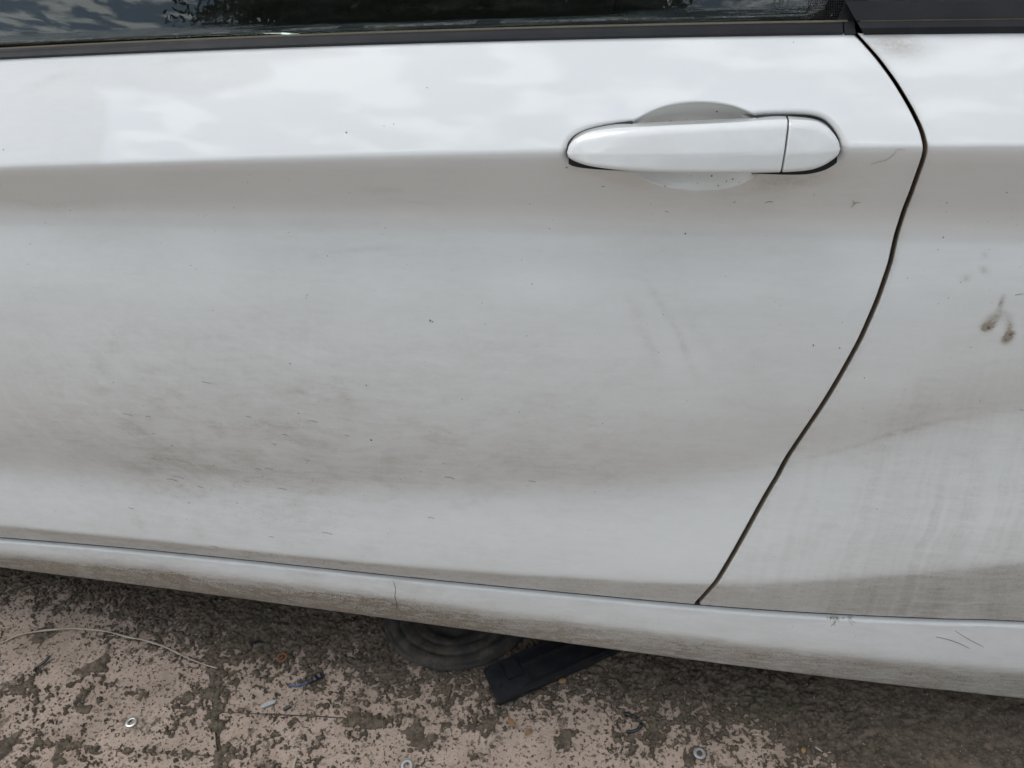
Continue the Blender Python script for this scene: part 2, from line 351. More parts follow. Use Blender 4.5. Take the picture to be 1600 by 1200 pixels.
Zbelt, Zcrease, Zband, Zflare, Zstrip, Zgap = LV
def on_side(px, py, off=0.0):
    """point of the body side seen at a pixel, lifted off it by `off`"""
    d = ray(px, py); t = (0-CAM[1])/d[1]
    for _ in range(25):
        q = CAM + t*d; t += (float(side_y(q[0], q[2])) - off - q[1])/d[1]*0.7
    return CAM + t*d
# shut line between door and rear quarter panel
_sl = [(1331, 47), (1345, 62), (1372, 92), (1400, 130), (1425, 172), (1441, 205), (1447, 232), (1441, 255), (1425, 300), (1407, 350), (1392, 410), (1372, 468),
       (1345, 530), (1306, 600), (1262, 668), (1215, 745), (1172, 820), (1138, 880), (1112, 918), (1090, 942)]
_slq = np.array([on_side(a, b) for a, b in _sl]); _o = np.argsort(_slq[:, 2])
_zq = np.linspace(_slq[:, 2].min(), _slq[:, 2].max(), 300); _xq = np.interp(_zq, _slq[_o, 2], _slq[_o, 0])
_k = np.hanning(9); _k /= _k.sum(); _xq = np.convolve(np.pad(_xq, 4, mode='reflect', reflect_type='odd'), _k, 'valid')
def shut_x(z):
    return np.interp(z, _zq, _xq)
GAP = 0.0023
def gapw(z): return np.interp(z, [0.25, 0.6, 0.86, 0.97], [0.0030, 0.0026, 0.0018, 0.0016])

# ------------------------------------------------------------------ door handle outline on the door (x, z)
Yh = -0.016
def h_prot(g): return 0.0075 + 0.0165*np.sin(np.pi*np.clip(g, 0, 1)**0.85)**0.9*(1-0.15*g)      # how far the handle stands off the door
def hp(pts): return np.array([at_side(a, b, -float(h_prot((a-886)/427))+(0.0045 if k == 0 else 0.003))[[0, 2]] for a, b in pts for k in [0 if pts is H_TOP else 1]])
H_TOP = [(886, 238), (889, 229), (898, 221), (915, 215), (945, 210.5), (985, 207), (1040, 203.5), (1100, 201), (1160, 198), (1200, 196), (1236, 195), (1270, 196), (1290, 201), (1303, 211), (1311, 223), (1313, 233)]
H_BOT = [(886, 238), (888, 245), (897, 251), (915, 256), (945, 261), (985, 265), (1040, 267.5), (1100, 268.5), (1160, 268.5), (1200, 268), (1236, 267), (1265, 264), (1288, 257), (1303, 248), (1310, 241), (1313, 233)]
h_top = smooth_poly(hp(H_TOP), 6, False); h_bot = smooth_poly(hp(H_BOT), 6, False)
h_poly = np.vstack([h_top, h_bot[::-1][1:-1]])
hx0, hx1 = h_top[0, 0], h_top[-1, 0]
hzm = float(np.mean(h_poly[:, 1]))
# outline of the cup behind the handle
cup = np.array([on_side(a, b)[[0, 2]] for a, b in [(968, 212), (985, 196), (1010, 179), (1045, 166), (1085, 161), (1125, 163), (1160, 172), (1184, 188), (1200, 205),
      (1200, 245), (1186, 270), (1160, 287), (1125, 296), (1085, 298), (1045, 293), (1012, 282), (985, 264), (970, 240)]])
cup = smooth_poly(cup, 5)
h_pocket = np.vstack([smooth_poly(np.array([at_side(a, b, 0.0)[[0, 2]] for a, b in H]), 6, False)[::d][(0 if d > 0 else 1):(None if d > 0 else -1)] for H, d in ((H_TOP, 1), (H_BOT, -1))])  # outline as seen against the door skin
def recess(x, z):
    """channel depth round the handle, how far the surface has gone over to the floor of the cup, and masks"""
    D = np.zeros_like(x); chan = np.zeros_like(x); cupm = np.zeros_like(x); gapm = np.zeros_like(x)
    m = (x > hx0-0.05) & (x < hx1+0.05) & (z > hzm-0.09) & (z < hzm+0.09)
    if not m.any(): return D, chan, cupm, gapm
    a = poly_sd(x[m], z[m], h_pocket); c = poly_sd(x[m], z[m], cup)
    r = 0.0075
    ch = np.where(a > r, 0, 0.0034*np.clip((r-a)/(r-0.0016), 0, 1)**2) + 0.018*sstep(0.0016, -0.0010, a)
    incup = sstep(0.003, -0.008, c)
    D[m] = ch*(1-incup)
    t = np.clip((0.0022-c)/0.026, 0, 1); cupm[m] = np.where(t < 1, t*t*(3-2*t)*0.45+0.55*(1-(1-t)**2.4)*sstep(0, .18, t), 1)
    chan[m] = sstep(r+0.002, 0.001, a)*(1-incup); gapm[m] = sstep(0.0035, 0.0012, a)*(1-incup)
    return D, chan, cupm, gapm
def skin_y(x, z):
    D, ch, cu, gp_ = recess(x, z); y = side_y(x, z)
    floor = plan(x) + 0.040 + 0.30*(z-hzm)
    return y*(1-cu) + cu*np.maximum(floor, y+0.004) + D, ch, cu, gp_

# ------------------------------------------------------------------ dirt: masks in the panel's own coordinates
def seg_dist(px, py, pts):
    d2 = np.full(np.shape(px), 1e9); tt = np.zeros(np.shape(px)); n = len(pts)-1
    for i in range(n):
        ax, ay = pts[i]; bx, by = pts[i+1]; ex, ey = bx-ax, by-ay
        t = np.clip(((px-ax)*ex+(py-ay)*ey)/(ex*ex+ey*ey), 0, 1); d = (px-ax-t*ex)**2+(py-ay-t*ey)**2
        tt = np.where(d < d2, (i+t)/n, tt); d2 = np.minimum(d, d2)
    return np.sqrt(d2), tt
def gauss(px, py, cx_, cy_, sx_, sy_, ang=0.0):
    c, s = math.cos(rad(ang)), math.sin(rad(ang)); u = (px-cx_)*c+(py-cy_)*s; v = -(px-cx_)*s+(py-cy_)*c
    return np.exp(-0.5*((u/sx_)**2+(v/sy_)**2))
SMEARS = [  # (points, width, strength) wiped dirt on the door and quarter panel
    ([(120, 640), (180, 690), (280, 725), (420, 742), (600, 738), (800, 735), (1000, 742)], 34, .42),
    ([(150, 600), (160, 560), (190, 520)], 12, .35), ([(145, 612), (175, 610)], 6, .55),
    ([(200, 655), (240, 690), (300, 712)], 12, .5), ([(290, 660), (380, 668), (470, 688), (560, 700)], 9, .55), ([(410, 660), (500, 672), (540, 685)], 6, .6),
    ([(220, 630), (260, 622)], 4, .5), ([(450, 611), (480, 613)], 4, .55), ([(340, 622), (400, 616)], 5, .35), ([(520, 570), (545, 640), (540, 690)], 16, .28),
    ([(240, 715), (330, 730), (420, 745)], 12, .5), ([(200, 760), (300, 775), (380, 768)], 16, .35), ([(680, 668), (730, 688)], 5, .45), ([(620, 640), (700, 690), (760, 710)], 16, .25),
    ([(985, 470), (1010, 530), (1030, 570)], 12, .25), ([(1010, 440), (1060, 520), (1090, 600)], 7, .28), ([(1080, 500), (1120, 560)], 12, .2),
    ([(210, 800), (225, 830)], 9, .5), ([(300, 826), (320, 840)], 9, .35), ([(420, 820), (520, 845)], 22, .25), ([(560, 296), (630, 298)], 5, .4), ([(600, 312), (690, 320)], 5, .25),
    ([(430, 372), (460, 368)], 3, .35), ([(510, 395), (620, 386)], 5, .3), ([(480, 400), (500, 402)], 8, .3), ([(0, 312), (60, 322), (160, 320)], 16, .3), ([(40, 140), (110, 112)], 10, .3), ([(240, 100), (320, 88)], 8, .25),
    ([(1090, 740), (1240, 722), (1320, 702), (1400, 676), (1480, 655), (1600, 640)], 3.5, .35), ([(1330, 720), (1380, 690), (1430, 650), (1450, 600)], 22, .25), ([(1180, 880), (1260, 850), (1330, 800)], 20, .2),
    ([(1560, 484), (1568, 462)], 4, 1.4), ([(1540, 512), (1552, 499), (1565, 488)], 11, 1.5), ([(1536, 514), (1550, 510)], 6, 4.5), ([(1573, 530), (1577, 512), (1576, 498)], 9, 1.7), ([(1570, 529), (1582, 522)], 6, 4.5),
    ([(1534, 420), (1543, 424)], 6, 1.1), ([(1503, 437), (1516, 434)], 6, .8), ([(1535, 400), (1542, 397)], 5, .6),
    ([(0, 690), (60, 660), (140, 690), (240, 730)], 26, .25), ([(0, 600), (80, 660), (160, 720)], 20, .14)]
def dirt_masks(P, chan=None, cupm=None, panel='door', gapm=None):
    px, py = to_px(P.reshape(-1, 3)); px = px.reshape(P.shape[:2]); py = py.reshape(P.shape[:2]); x = P[..., 0]; z = P[..., 2]
    zc, zb, zf, zs, zg = Zcrease(x), Zband(x), Zflare(x), Zstrip(x), Zgap(x)
    lo = fbm(px/170, py/90, 4, 3); lo2 = fbm(px/60, py/26, 4, 9)
    shoulder = sstep(zc-0.004, zc+0.004, z)
    film = (1-shoulder)*(0.34+0.45*lo)*(1-0.35*sstep(zb-0.01, zb+0.01, z)) 
    # shoulder: mostly clear, duller and beiger inside the front outline, dusty under the window
    edge = poly_sd(px, py, [(-900, 40), (420, 60), (560, 84), (420, 96), (430, 118), (380, 138), (310, 152), (240, 147), (205, 138), (150, 140), (168, 158), (168, 200), (160, 240), (150, 300), (-900, 320)])
    film = film + shoulder*(0.08 + 0.50*sstep(9, -9, edge+12*(lo2-.5)) + 0.35*sstep(40, 0, py-(64-0.015*px)+30*(lo-.4))*sstep(700, 300, px))
    g = 0.11*(1-shoulder)*fbm(px/48, py/30, 4, 63)*(0.5+lo)*2*sstep(330, 480, py) + 0.02*(1-shoulder)
    # arc-shaped wiping marks about a point above the door
    r = np.hypot(px-620, py-60); th = np.arctan2(py-60, px-620)
    arcs = fbm((r+26*lo2+30*lo)/6.0, th*7+2*lo, 4, 21, .6)
    g += 0.50*np.clip(arcs-.18, 0, 1)*1.3*(gauss(px, py, 400, 660, 300, 95, 6)) + 0.30*arcs*gauss(px, py, 760, 600, 260, 90, 12) + .22*arcs*gauss(px, py, 150, 600, 120, 120)
    blot = fbm(px/34, py/17, 5, 131, .62); g += 0.75*np.clip(blot-.46, 0, 1)*gauss(px, py, 350, 700, 270, 95, 6) + 0.9*np.clip(blot-.5, 0, 1)*gauss(px, py, 800, 720, 300, 110, 0)
    vl = fbm(px/5.5+py/60, py/130, 2, 33); g += 0.22*vl*gauss(px, py, 370, 570, 170, 60)
    g += 0.28*gauss(px, py, 330, 745, 190, 40, 4)*lo2 + 0.34*gauss(px, py, 420, 830, 220, 40, 6)*lo2 + .25*gauss(px, py, 820, 735, 200, 26)*lo2
    g = g*0.70
    for pts, w, s in SMEARS:
        s = s*(0.62 if (pts[0][1] > 500 and pts[0][0] < 1000 and s < .9) else 1.0)
        d, t = seg_dist(px, py, pts); wv = w*(0.45+0.9*lo2)
        g += s*np.exp(-(d/np.maximum(wv, 1))**2)*(0.35+0.65*np.sin(np.pi*np.clip(t*0.9+.05, 0, 1)))*(0.55+0.8*arcs)
    if panel == 'quarter':
        u = px + 0.30*py; st = fbm(u/8+3*lo+1.2*lo2, py/300+.4*lo2, 4, 41, .6)
        g += 0.42*np.clip(st-.30, 0, 1)*sstep(560, 800, py) + 0.25*st*sstep(1240, 1420, px)*sstep(480, 640, py) + 0.28*st*sstep(870, 950, py)
        film += 0.15*sstep(600, 900, py)
        tri = gauss(px, py, 1395, 66, 34, 14, 12); g += 0.85*tri*(0.5+lo2); film += tri*.9
        ex = x - (shut_x(z)); g += 0.34*np.exp(-np.clip(ex-GAP, 0, 1)/0.004)*(0.5+lo2)
    else:
        ex = shut_x(z)-x; g += 0.16*np.exp(-np.clip(ex-GAP, 0, 1)/0.003)*lo2*2
    strip = sstep(zs+0.004, zs-0.004, z); g += strip*((0.46 if panel == 'door' else 0.20)+0.30*lo2); film += strip*.5
    g += 0.5*np.exp(-np.clip(z-zg, 0, 1)/0.006)*lo2
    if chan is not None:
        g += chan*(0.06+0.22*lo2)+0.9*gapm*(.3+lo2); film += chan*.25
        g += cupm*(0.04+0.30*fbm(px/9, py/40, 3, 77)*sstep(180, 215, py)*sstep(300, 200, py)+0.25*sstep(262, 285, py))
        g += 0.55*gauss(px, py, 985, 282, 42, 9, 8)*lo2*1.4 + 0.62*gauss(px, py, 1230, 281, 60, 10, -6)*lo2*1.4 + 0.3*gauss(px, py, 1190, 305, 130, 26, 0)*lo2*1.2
    speck = 0.12 + 0.42*gauss(px, py, 380, 760, 220, 60, 5) + 0.5*strip + (0.30*cupm*sstep(255, 280, py)+.12*cupm if cupm is not None else 0)
    speck = speck*(1-shoulder*(0.7 if cupm is None else (0.7*(1-cupm))))
    return {'film': np.clip(film, 0, 1.2), 'grime_shade': np.clip(g, 0, 3.2), 'speck': np.clip(speck, 0, 1)}

# ------------------------------------------------------------------ the car
car = empty('car', (0.0, 0.9, 0.0))
tag(car, 'white two-door car with dirty door and pull handle, side filling the picture', 'car')
XL, XR = -1.25, 1.55        # front edge of the door, tail end of the quarter panel
def spaced(segs):
    out = []
    for a, b, step in segs:
        n = max(2, int(round((b-a)/step))); out.append(np.linspace(a, b, n, endpoint=False))
    out.append([segs[-1][1]]); return np.concatenate(out)
# rows run belt -> gap as a fraction of the panel height; finer where the handle sits and where the panel turns
_zt, _zgp = float(Zbelt(0.1)), float(Zgap(0.1)); _H = _zt-_zgp
f_hi, f_lo = (_zt-(hzm+0.062))/_H, (_zt-(hzm-0.066))/_H
rows = spaced([(0, f_hi, .0018/_H), (f_hi, f_lo, .00085/_H), (f_lo, 0.86, .0023/_H), (0.86, 1.0, .0013/_H)])
def edge_roll(n=5, r=0.0024):
    th = np.linspace(0, math.pi/2, n+1)[1:]
    return [(r*math.sin(a), r*(1-math.cos(a))) for a in th] + [(r, r+0.012), (r, r+0.026)]
ROLL_E = edge_roll()
def add_bottom_roll(P):
    out = [P]
    for a, b in ROLL_E:
        Q = P[-1:].copy(); Q[..., 2] -= a; Q[..., 1] += b; out.append(Q)
    return np.concatenate(out, 0)
def build_door():
    x_hL, x_hR = hx0-0.02, hx1+0.02
    xe = 0.24
    cols = spaced([(XL, -0.95, .008), (-0.95, x_hL, .0022), (x_hL, x_hR, .0009), (x_hR, xe, .0020)])
    Rw = rows[:, None]; X0 = cols[None, :]
    Z = Zbelt(X0)*(1-Rw) + Zgap(X0)*Rw
    # beyond the handle the columns are drawn towards the shut line so that the last one follows it
    for _ in range(3):
        XS = shut_x(Z) - gapw(Z) - 0.0024
        w = np.clip((X0-XL)/(xe-XL), 0, 1)
        wl_ = np.where(X0 <= x_hL, 0.0, 0.0)
        right = np.maximum(XS, x_hL-0.9)
        # piecewise: keep X0 where it is clear of the shut line, squeeze the tail into what is left
        lim = np.minimum(x_hR, XS-0.03)
        X = np.where(X0 < lim, X0, lim + (np.clip(X0-lim, 0, None))*(XS-lim)/(xe-lim))
        Z = Zbelt(X)*(1-Rw) + Zgap(X)*Rw
    Y, ch, cu, gm = skin_y(X, Z)
    P = np.stack([X, Y, Z], -1)
    at = dirt_masks(P, ch, cu, 'door', gm)
    ext = []
    for a, b in ROLL_E:
        Q = P[:, -1:].copy(); Q[..., 0] += a; Q[..., 1] += b; ext.append(Q)
    nE = len(ext); P = np.concatenate([P]+ext, 1)
    P = add_bottom_roll(P)
    at = {k: np.pad(v, ((0, nE), (0, nE)), mode='edge') for k, v in at.items()}; at['grime_shade'][:, -4:] = 3.0  # rolled edge coloured dark so the shut gap reads as deep shade
    return grid_mesh('door', P, M['paint'], car, attrs=at)
door = build_door()
ARCH = (1.02, 0.31, 0.355)
def build_quarter():
    zz_ = rows; Rw = zz_[::1][:, None]
    s = spaced([(0, 0.30, .0022), (0.30, 0.62, .0035), (0.62, 1.35, .012)])[None, :]
    X = np.full((len(zz_), s.shape[1]), 0.2)
    Z = Zbelt(X)*(1-Rw)+Zgap(X)*Rw
    for _ in range(4):
        XS = shut_x(Z)+gapw(Z)+0.0024; X = XS + s*(XR-XS)/1.35; Z = Zbelt(X)*(1-Rw)+Zgap(X)*Rw
    Y = side_y(X, Z)
    da = np.hypot(X-ARCH[0], Z-ARCH[1])-ARCH[2]; Y = Y - 0.025*np.exp(-np.clip(da, 0, 1)/0.06)*sstep(0.55, 0.75, X)
    P = np.stack([X, Y, Z], -1); at = dirt_masks(P, None, None, 'quarter')
    pre = []
    for a, b in reversed(ROLL_E):
        Q = P[:, :1].copy(); Q[..., 0] -= a; Q[..., 1] += b; pre.append(Q)
    nE = len(pre); P = np.concatenate(pre+[P], 1); P = add_bottom_roll(P)
    at = {k: np.pad(v, ((0, nE), (nE, 0)), mode='edge') for k, v in at.items()}; at['grime_shade'][:, :4] = 3.0  # same painted shade on the quarter's side of the gap
    c = (P[:-1, :-1]+P[1:, 1:])/2; keep = np.hypot(c[..., 0]-ARCH[0], c[..., 2]-ARCH[1]) > ARCH[2]
    return grid_mesh('quarter_panel', P, M['paint'], car, keep=keep, attrs=at)
quarter = build_quarter()
def build_fender():
    X0 = np.linspace(-2.35, XL-0.004, 160)[None, :]; Rw = np.linspace(0, 1, 160)[:, None]
    X = X0+0*Rw; Z = Zbelt(X)*(1-Rw)+Zgap(X)*Rw; P = np.stack([X, side_y(X, Z), Z], -1)
    at = dirt_masks(P, None, None, 'fender'); P = add_bottom_roll(P); nE = len(ROLL_E)
    at = {k: np.pad(v*0+0.3, ((0, nE), (0, 0)), mode='edge') for k, v in at.items()}
    c = (P[:-1, :-1]+P[1:, 1:])/2; keep = np.hypot(c[..., 0]+1.78, c[..., 2]-0.31) > 0.345
    return grid_mesh('front_fender', P, M['paint'], car, keep=keep, attrs=at)
build_fender()

# sill skirt under the door: ridge and lower edge, each at its own depth
def sill_level(pts, Y):
    c = np.polyfit([p[0] for p in pts], [p[1] for p in pts], 3); pts = [(a, float(np.polyval(c, a))) for a in range(0, 1601, 40)]
    ys = [Y]*len(pts)
    for _ in range(5):
        for k, (a, b) in enumerate(pts):
            q = at_side(a, b, ys[k]); ys[k] = float(side_y(q[0], Zgap(q[0])) - plan(q[0])) + Y
    return level(pts, ys, 'i')
SILL_R = sill_level([(0, 866), (250, 893), (520, 924), (820, 959), (1000, 982), (1194, 1010), (1600, 1042)], -0.0125)
SILL_B = sill_level([(0, 889), (250, 925), (600, 970), (960, 1019), (1300, 1061), (1600, 1092)], -0.0025)
def build_sill():
    X = spaced([(-1.40, -1.1, .01), (-1.1, 0.62, .0022), (0.62, 0.665, .005)])[None, :]
    zg, zr, zb = Zgap(X)-0.0078, SILL_R(X), SILL_B(X); yd = side_y(X, Zgap(X))
    secs = []
    def add(y, z): secs.append(np.stack([X, y, z], -1))
    add(yd+0.040, zg-0.0005); add(yd+0.010, zg-0.0005)
    yo = yd-0.0045
    for a in np.linspace(0, math.pi/2*0.93, 7):                     # rounded top edge, a little proud of the door
        add(yo+0.0045*(1-math.sin(a)), zg-0.0045*(1-math.cos(a)))
    z0 = zg-0.0045
    for t in np.linspace(0.06, 0.94, 22): 
        add(yo-(z0-zr)*t*math.tan(rad(9))-0.0010*math.sin(math.pi*t), z0+(zr-z0)*t)
    yr = yo-(z0-zr)*math.tan(rad(9))
    for t in np.linspace(0.0, 1, 26): 
        tl = math.tan(rad(5))*t + 0.07*t*t
        add(yr+(zr-zb)*tl, zr-0.003+(zb-zr+0.003)*t)
    yb = secs[-1][..., 1]
    for a in np.linspace(0.3, math.pi/2, 5): add(yb+0.006*math.sin(a)+0.004, zb-0.006*(math.sin(a))*0.6)
    add(yb+0.10, zb+0.006); 
    P = np.concatenate(secs, 0)
    px, py = to_px(P.reshape(-1, 3)); px = px.reshape(P.shape[:2]); py = py.reshape(P.shape[:2])
    low = sstep(zr+0.012, zr-0.03, P[..., 2]); n = fbm(px/40, py/14, 4, 5); n2 = fbm(px/120, py/60, 3, 15)
    left = sstep(1250, 200, px)
    at = {'film': np.clip(0.35+0.5*n+0.3*low, 0, 1.2), 'grime_shade': np.clip(0.08+0.24*n2+low*(0.85+0.9*n2*left+0.50*n)+0.45*n*left, 0, 1.7),
          'speck': np.clip(0.15+low*(0.42+0.75*n2*(0.4+left))+0.25*left*n, 0, 1.0)}
    return grid_mesh('side_sill', P, M['paint'], car, attrs=at)
sill = build_sill()

def sill_gap_shade():  # dark strip added between door and sill as the gap's shadow line
    X = np.linspace(-1.25, 0.66, 300)[None, :]; zg = Zgap(X); yd = side_y(X, zg); P = np.concatenate([np.stack([X, yd+a, zg+b], -1) for a, b in ((0.03, 0.004), (0.0045, -0.0030), (0.0025, -0.0060), (0.0045, -0.0086), (0.03, -0.010))], 0)
    return grid_mesh('sill_gap_shade', P, M['rubber'], car)
sill_gap_shade()
# dark shell behind the panels: closes the gaps, the underside and the cabin
def shell():
    X = np.linspace(-2.3, 1.5, 120)[None, :]; prof = []
    for t in np.linspace(0.02, 1, 24): 
        Z = Zbelt(X)*(1-t)+Zgap(X)*t; prof.append(np.stack([X, np.maximum(side_y(X, Z), 0.0)+0.052, Z], -1))
    Zb = SILL_B(np.clip(X, -1.2, .6)); prof.append(np.stack([X, 0*X+0.075, Zb+0.012], -1)); prof.append(np.stack([X, 0*X+1.70, 0*X+0.17], -1)); prof.append(np.stack([X, 0*X+1.76, 0*X+0.95], -1))
    P = np.concatenate(prof, 0); c = (P[:-1, :-1]+P[1:, 1:])/2
    keep = (np.hypot(c[..., 0]-ARCH[0], c[..., 2]-0.31) > 0.36) & (np.hypot(c[..., 0]+1.78, c[..., 2]-0.31) > 0.35) | (c[..., 1] > 0.3)
    return grid_mesh('inner_shell', P, M['black'], car, keep=keep)
shell()
# ---- handle: grip, lock cap, gaskets
def handle_part(name, xa, xb, slant_a, slant_b, n, parent, mat):
    """loft between the two outlines; xa/xb are the ends, slants are the x offsets of the cut at the bottom"""
    s = (1-np.cos(np.linspace(0, math.pi, n)))/2; nv = 33; v = (1-np.cos(np.linspace(0, math.pi, nv)))/2
    rowsP = []; S, V = np.meshgrid(s, v, indexing='ij')
    ua = xa + slant_a*V; ub = xb + slant_b*V; X = ua + S*(ub-ua)
    zt = np.interp(X, h_top[:, 0], h_top[:, 1]); zb = np.interp(X, h_bot[:, 0], h_bot[:, 1]); Z = zt*(1-V)+zb*V
    sd = np.clip(-poly_sd(X.ravel(), Z.ravel(), h_poly).reshape(X.shape), 0, None)
    g = (X-hx0)/(hx1-hx0)
    prot = h_prot(g)
    face = plan(X)*1.0 - prot + (0.0120*np.clip(0.56-V, 0, 1)**1.15 + 0.0075*(0.56-V))*(0.25+0.75*sstep(0, .10, g)*sstep(1, .90, g))
    R_ = 0.0048; ro = np.where(sd < R_, R_-np.sqrt(np.maximum(R_**2-(R_-sd)**2, 0)), 0)
    Yf = face + ro
    if slant_b < -1e-9 or slant_a < -1e-9:     # soft edge along the split between grip and cap
        e = np.minimum((X-ua) if slant_a else 1, (ub-X) if slant_b else 1); Yf = Yf + np.where(e < .0009, .0009-e, 0)*1.0
    front = np.stack([X, Yf, Z], -1)
    # closed rim: walk the border and drop it back towards the door
    idx = np.arange(n*nv).reshape(n, nv); Vv = [tuple(p) for p in front.reshape(-1, 3)]; Fc = []
    for i in range(n-1):
        for j in range(nv-1): Fc.append((idx[i, j], idx[i+1, j], idx[i+1, j+1], idx[i, j+1]))
    border = list(idx[:, 0]) + list(idx[-1, 1:]) + list(idx[-2::-1, -1]) + list(idx[0, -2:0:-1])
    base = len(Vv); m = len(border)
    for b_ in border:
        x, y, z = Vv[b_]; gg = (x-hx0)/(hx1-hx0); mid = math.exp(-((gg-0.47)/0.22)**4)
        yb = float(plan(x)) + 0.012*(1-mid) + mid*(-0.006)
        Vv.append((x, max(yb, y+0.004), z + (0.0018 if z < hzm-0.006 else -0.0010)))
    for k in range(m): Fc.append((border[k], border[(k+1) % m], base+(k+1) % m, base+k))
    Fc.append(tuple(range(base, base+m)))
    o = pydata(name, Vv, Fc, mat, parent)
    me = o.data; zz2 = np.array([v.co.z for v in me.vertices]); xx2 = np.array([v.co.x for v in me.vertices])
    nz = fbm(xx2*300, zz2*300, 3, 8); low = sstep(hzm-0.010, hzm-0.021, zz2)  # low: darker along the handle's lower edge
    for k, a in {'film': 0.18+0.2*nz, 'grime_shade': 0.04*nz+0.30*low, 'speck': 0.08+0*nz}.items():
        at_ = me.attributes.new(k, 'FLOAT', 'POINT'); at_.data.foreach_set('value', a.astype(np.float32))
    return o
_xs = float(at_side(1236, 195, Yh)[0]); _sl_ = float(at_side(1221, 266, Yh)[0])-_xs
grip = handle_part('door_handle', hx0, _xs-0.0009, 0.0, _sl_, 90, door, M['paint'])
cap = handle_part('lock_cap', _xs+0.0009, hx1, _sl_, 0.0, 50, door, M['paint'])
def gasket(xa, xb):
    xs = np.linspace(xa, xb, 40); V = []; Fc = []
    for x in xs:
        zt = np.interp(x, h_top[:, 0], h_top[:, 1]); zb = np.interp(x, h_bot[:, 0], h_bot[:, 1]); zm = (zt+zb)/2
        for (yy, z) in ((0.014, zt-0.0010), (0.0035, zt-0.0010), (-0.0070, zb-0.0058), (0.014, zb-0.0125)): V.append((x, float(plan(x))+yy, z))
    for i in range(39):
        for k in range(4): Fc.append((i*4+k, i*4+(k+1) % 4, (i+1)*4+(k+1) % 4, (i+1)*4+k))
    Fc += [(0, 1, 2, 3), tuple(39*4+k for k in range(4))]
    return pydata('handle_gasket', V, Fc, M['rubber'], door, smooth=False)
gasket(hx0+0.0015, float(at_side(986, 240, Yh)[0])); gasket(float(at_side(1181, 240, Yh)[0]), hx1-0.0015)

# ---- window line: door glass, belt moulding, dusty lip, quarter glass and mouldings, pillar trim
GT = rad(17)
def belt_strip(name, x0, x1, prof, mat, parent, step=0.02, zf=None, lean=0.0):
    """extrude a (dy, dz) profile along the belt line between x0 and x1; lean slants the ends"""
    xs = np.linspace(x0, x1, max(2, int((x1-x0)/step))); V = []; Fc = []; n = len(prof)
    for i, x in enumerate(xs):
        for (a, b) in prof:
            xx = x + (lean*b if i == 0 else 0); zb = float(Zbelt(xx)); V.append((xx, float(side_y(xx, zb))+a, zb+b))
    for i in range(len(xs)-1):
        for k in range(n): Fc.append((i*n+k, i*n+(k+1) % n, (i+1)*n+(k+1) % n, (i+1)*n+k))
    Fc += [tuple(range(n)), tuple((len(xs)-1)*n+k for k in range(n))]
    return pydata(name, V, Fc, mat, parent, smooth=False)
x_pil = float(on_side(1318, 50)[0])
belt_prof = [(min(a, .0142), b*0.60) for a, b in [(0.016, -0.004), (-0.0005, -0.0018), (-0.0022, 0.0005), (-0.0016, 0.0028), (0.0016, 0.0046), (0.0046, 0.0068), (0.0068, 0.0100), (0.0105, 0.0118), (0.016, 0.0118)]]
x_tip = float(on_side(1333, 50)[0])
belt_strip('belt_moulding', -1.16, x_pil-0.0006, belt_prof, M['rubber'], door)
belt_strip('moulding_end_cap', x_pil+0.0006, x_tip+0.0015, [(a*1.0-0.0003, b*1.01) for a, b in belt_prof], M['rubber'], door, step=0.004)
belt_strip('dusty_seal_lip', -1.15, x_tip-0.004, [(0.0098, 0.0069), (0.0106, 0.0076), (0.0130, 0.0078), (0.0142, 0.0066)], M['dusty_rubber'], door, step=0.006)
belt_strip('belt_light_block', -1.16, 1.1, [(0.0215, -0.03), (0.0215, 0.0062), (0.06, 0.0062), (0.06, -0.03)], M['black'], car)  # black strip added behind the glass to keep stray light out
def glass_y(x, dz): return float(side_y(x, float(Zbelt(x)))) + 0.0145 + dz*math.tan(GT) 
def pane(name, x0, x1, lean0, lean1, hgt, thick, parent, n=40):
    V = []; Fc = []; m = 10
    for i in range(n+1):
        for j in range(m+1):
            dz = -0.02 + (hgt+0.02)*j/m; a = x0+lean0*max(dz, 0); b = x1+lean1*max(dz, 0); x = a+(b-a)*i/n
            V.append((x, glass_y(x, dz)+0.10*max(dz, 0)**2, float(Zbelt(x))+dz))
    k = len(V); V += [(v[0], v[1]+thick, v[2]) for v in V]
    for i in range(n):
        for j in range(m):
            a = i*(m+1)+j; q = (a, a+m+1, a+m+2, a+1); Fc.append(q); Fc.append(tuple(k+t for t in q[::-1]))
    bd = [i*(m+1) for i in range(n+1)] + [n*(m+1)+j for j in range(1, m+1)] + [i*(m+1)+m for i in range(n-1, -1, -1)] + [j for j in range(m-1, 0, -1)]
    for t in range(len(bd)):
        a, b = bd[t], bd[(t+1) % len(bd)]; Fc.append((b, a, k+a, k+b))
    return pydata(name, V, Fc, M['glass'], parent)
x_gl = float(at_side(1308, 36, 0.075)[0])
pane('window_glass', -1.12, x_gl, 0.85, 0.30, 0.36, 0.004, door)
# printed dots along the rear edge of the door glass
def frit():
    V = []; Fc = []
    for j in range(30):
        dz = 0.0085+j*0.0019
        for i in range(17):
            x = x_gl+0.30*dz-0.0022-i*0.0019-(0.00095 if j % 2 else 0); r = 0.00082*(1-(i/17)**1.6*0.62)
            y = glass_y(x, dz)+0.10*dz**2-0.0003; z0 = float(Zbelt(x))+dz; k = len(V)
            for a in range(6): V.append((x+r*math.cos(a*math.pi/3), y+r*math.sin(a*math.pi/3)*math.tan(GT), z0+r*math.sin(a*math.pi/3)))
            Fc.append(tuple(range(k, k+6)))
    o = pydata('frit_dots', V, Fc, M['black'], door, smooth=False, fix=False); o['kind'] = 'stuff'; return o
frit()
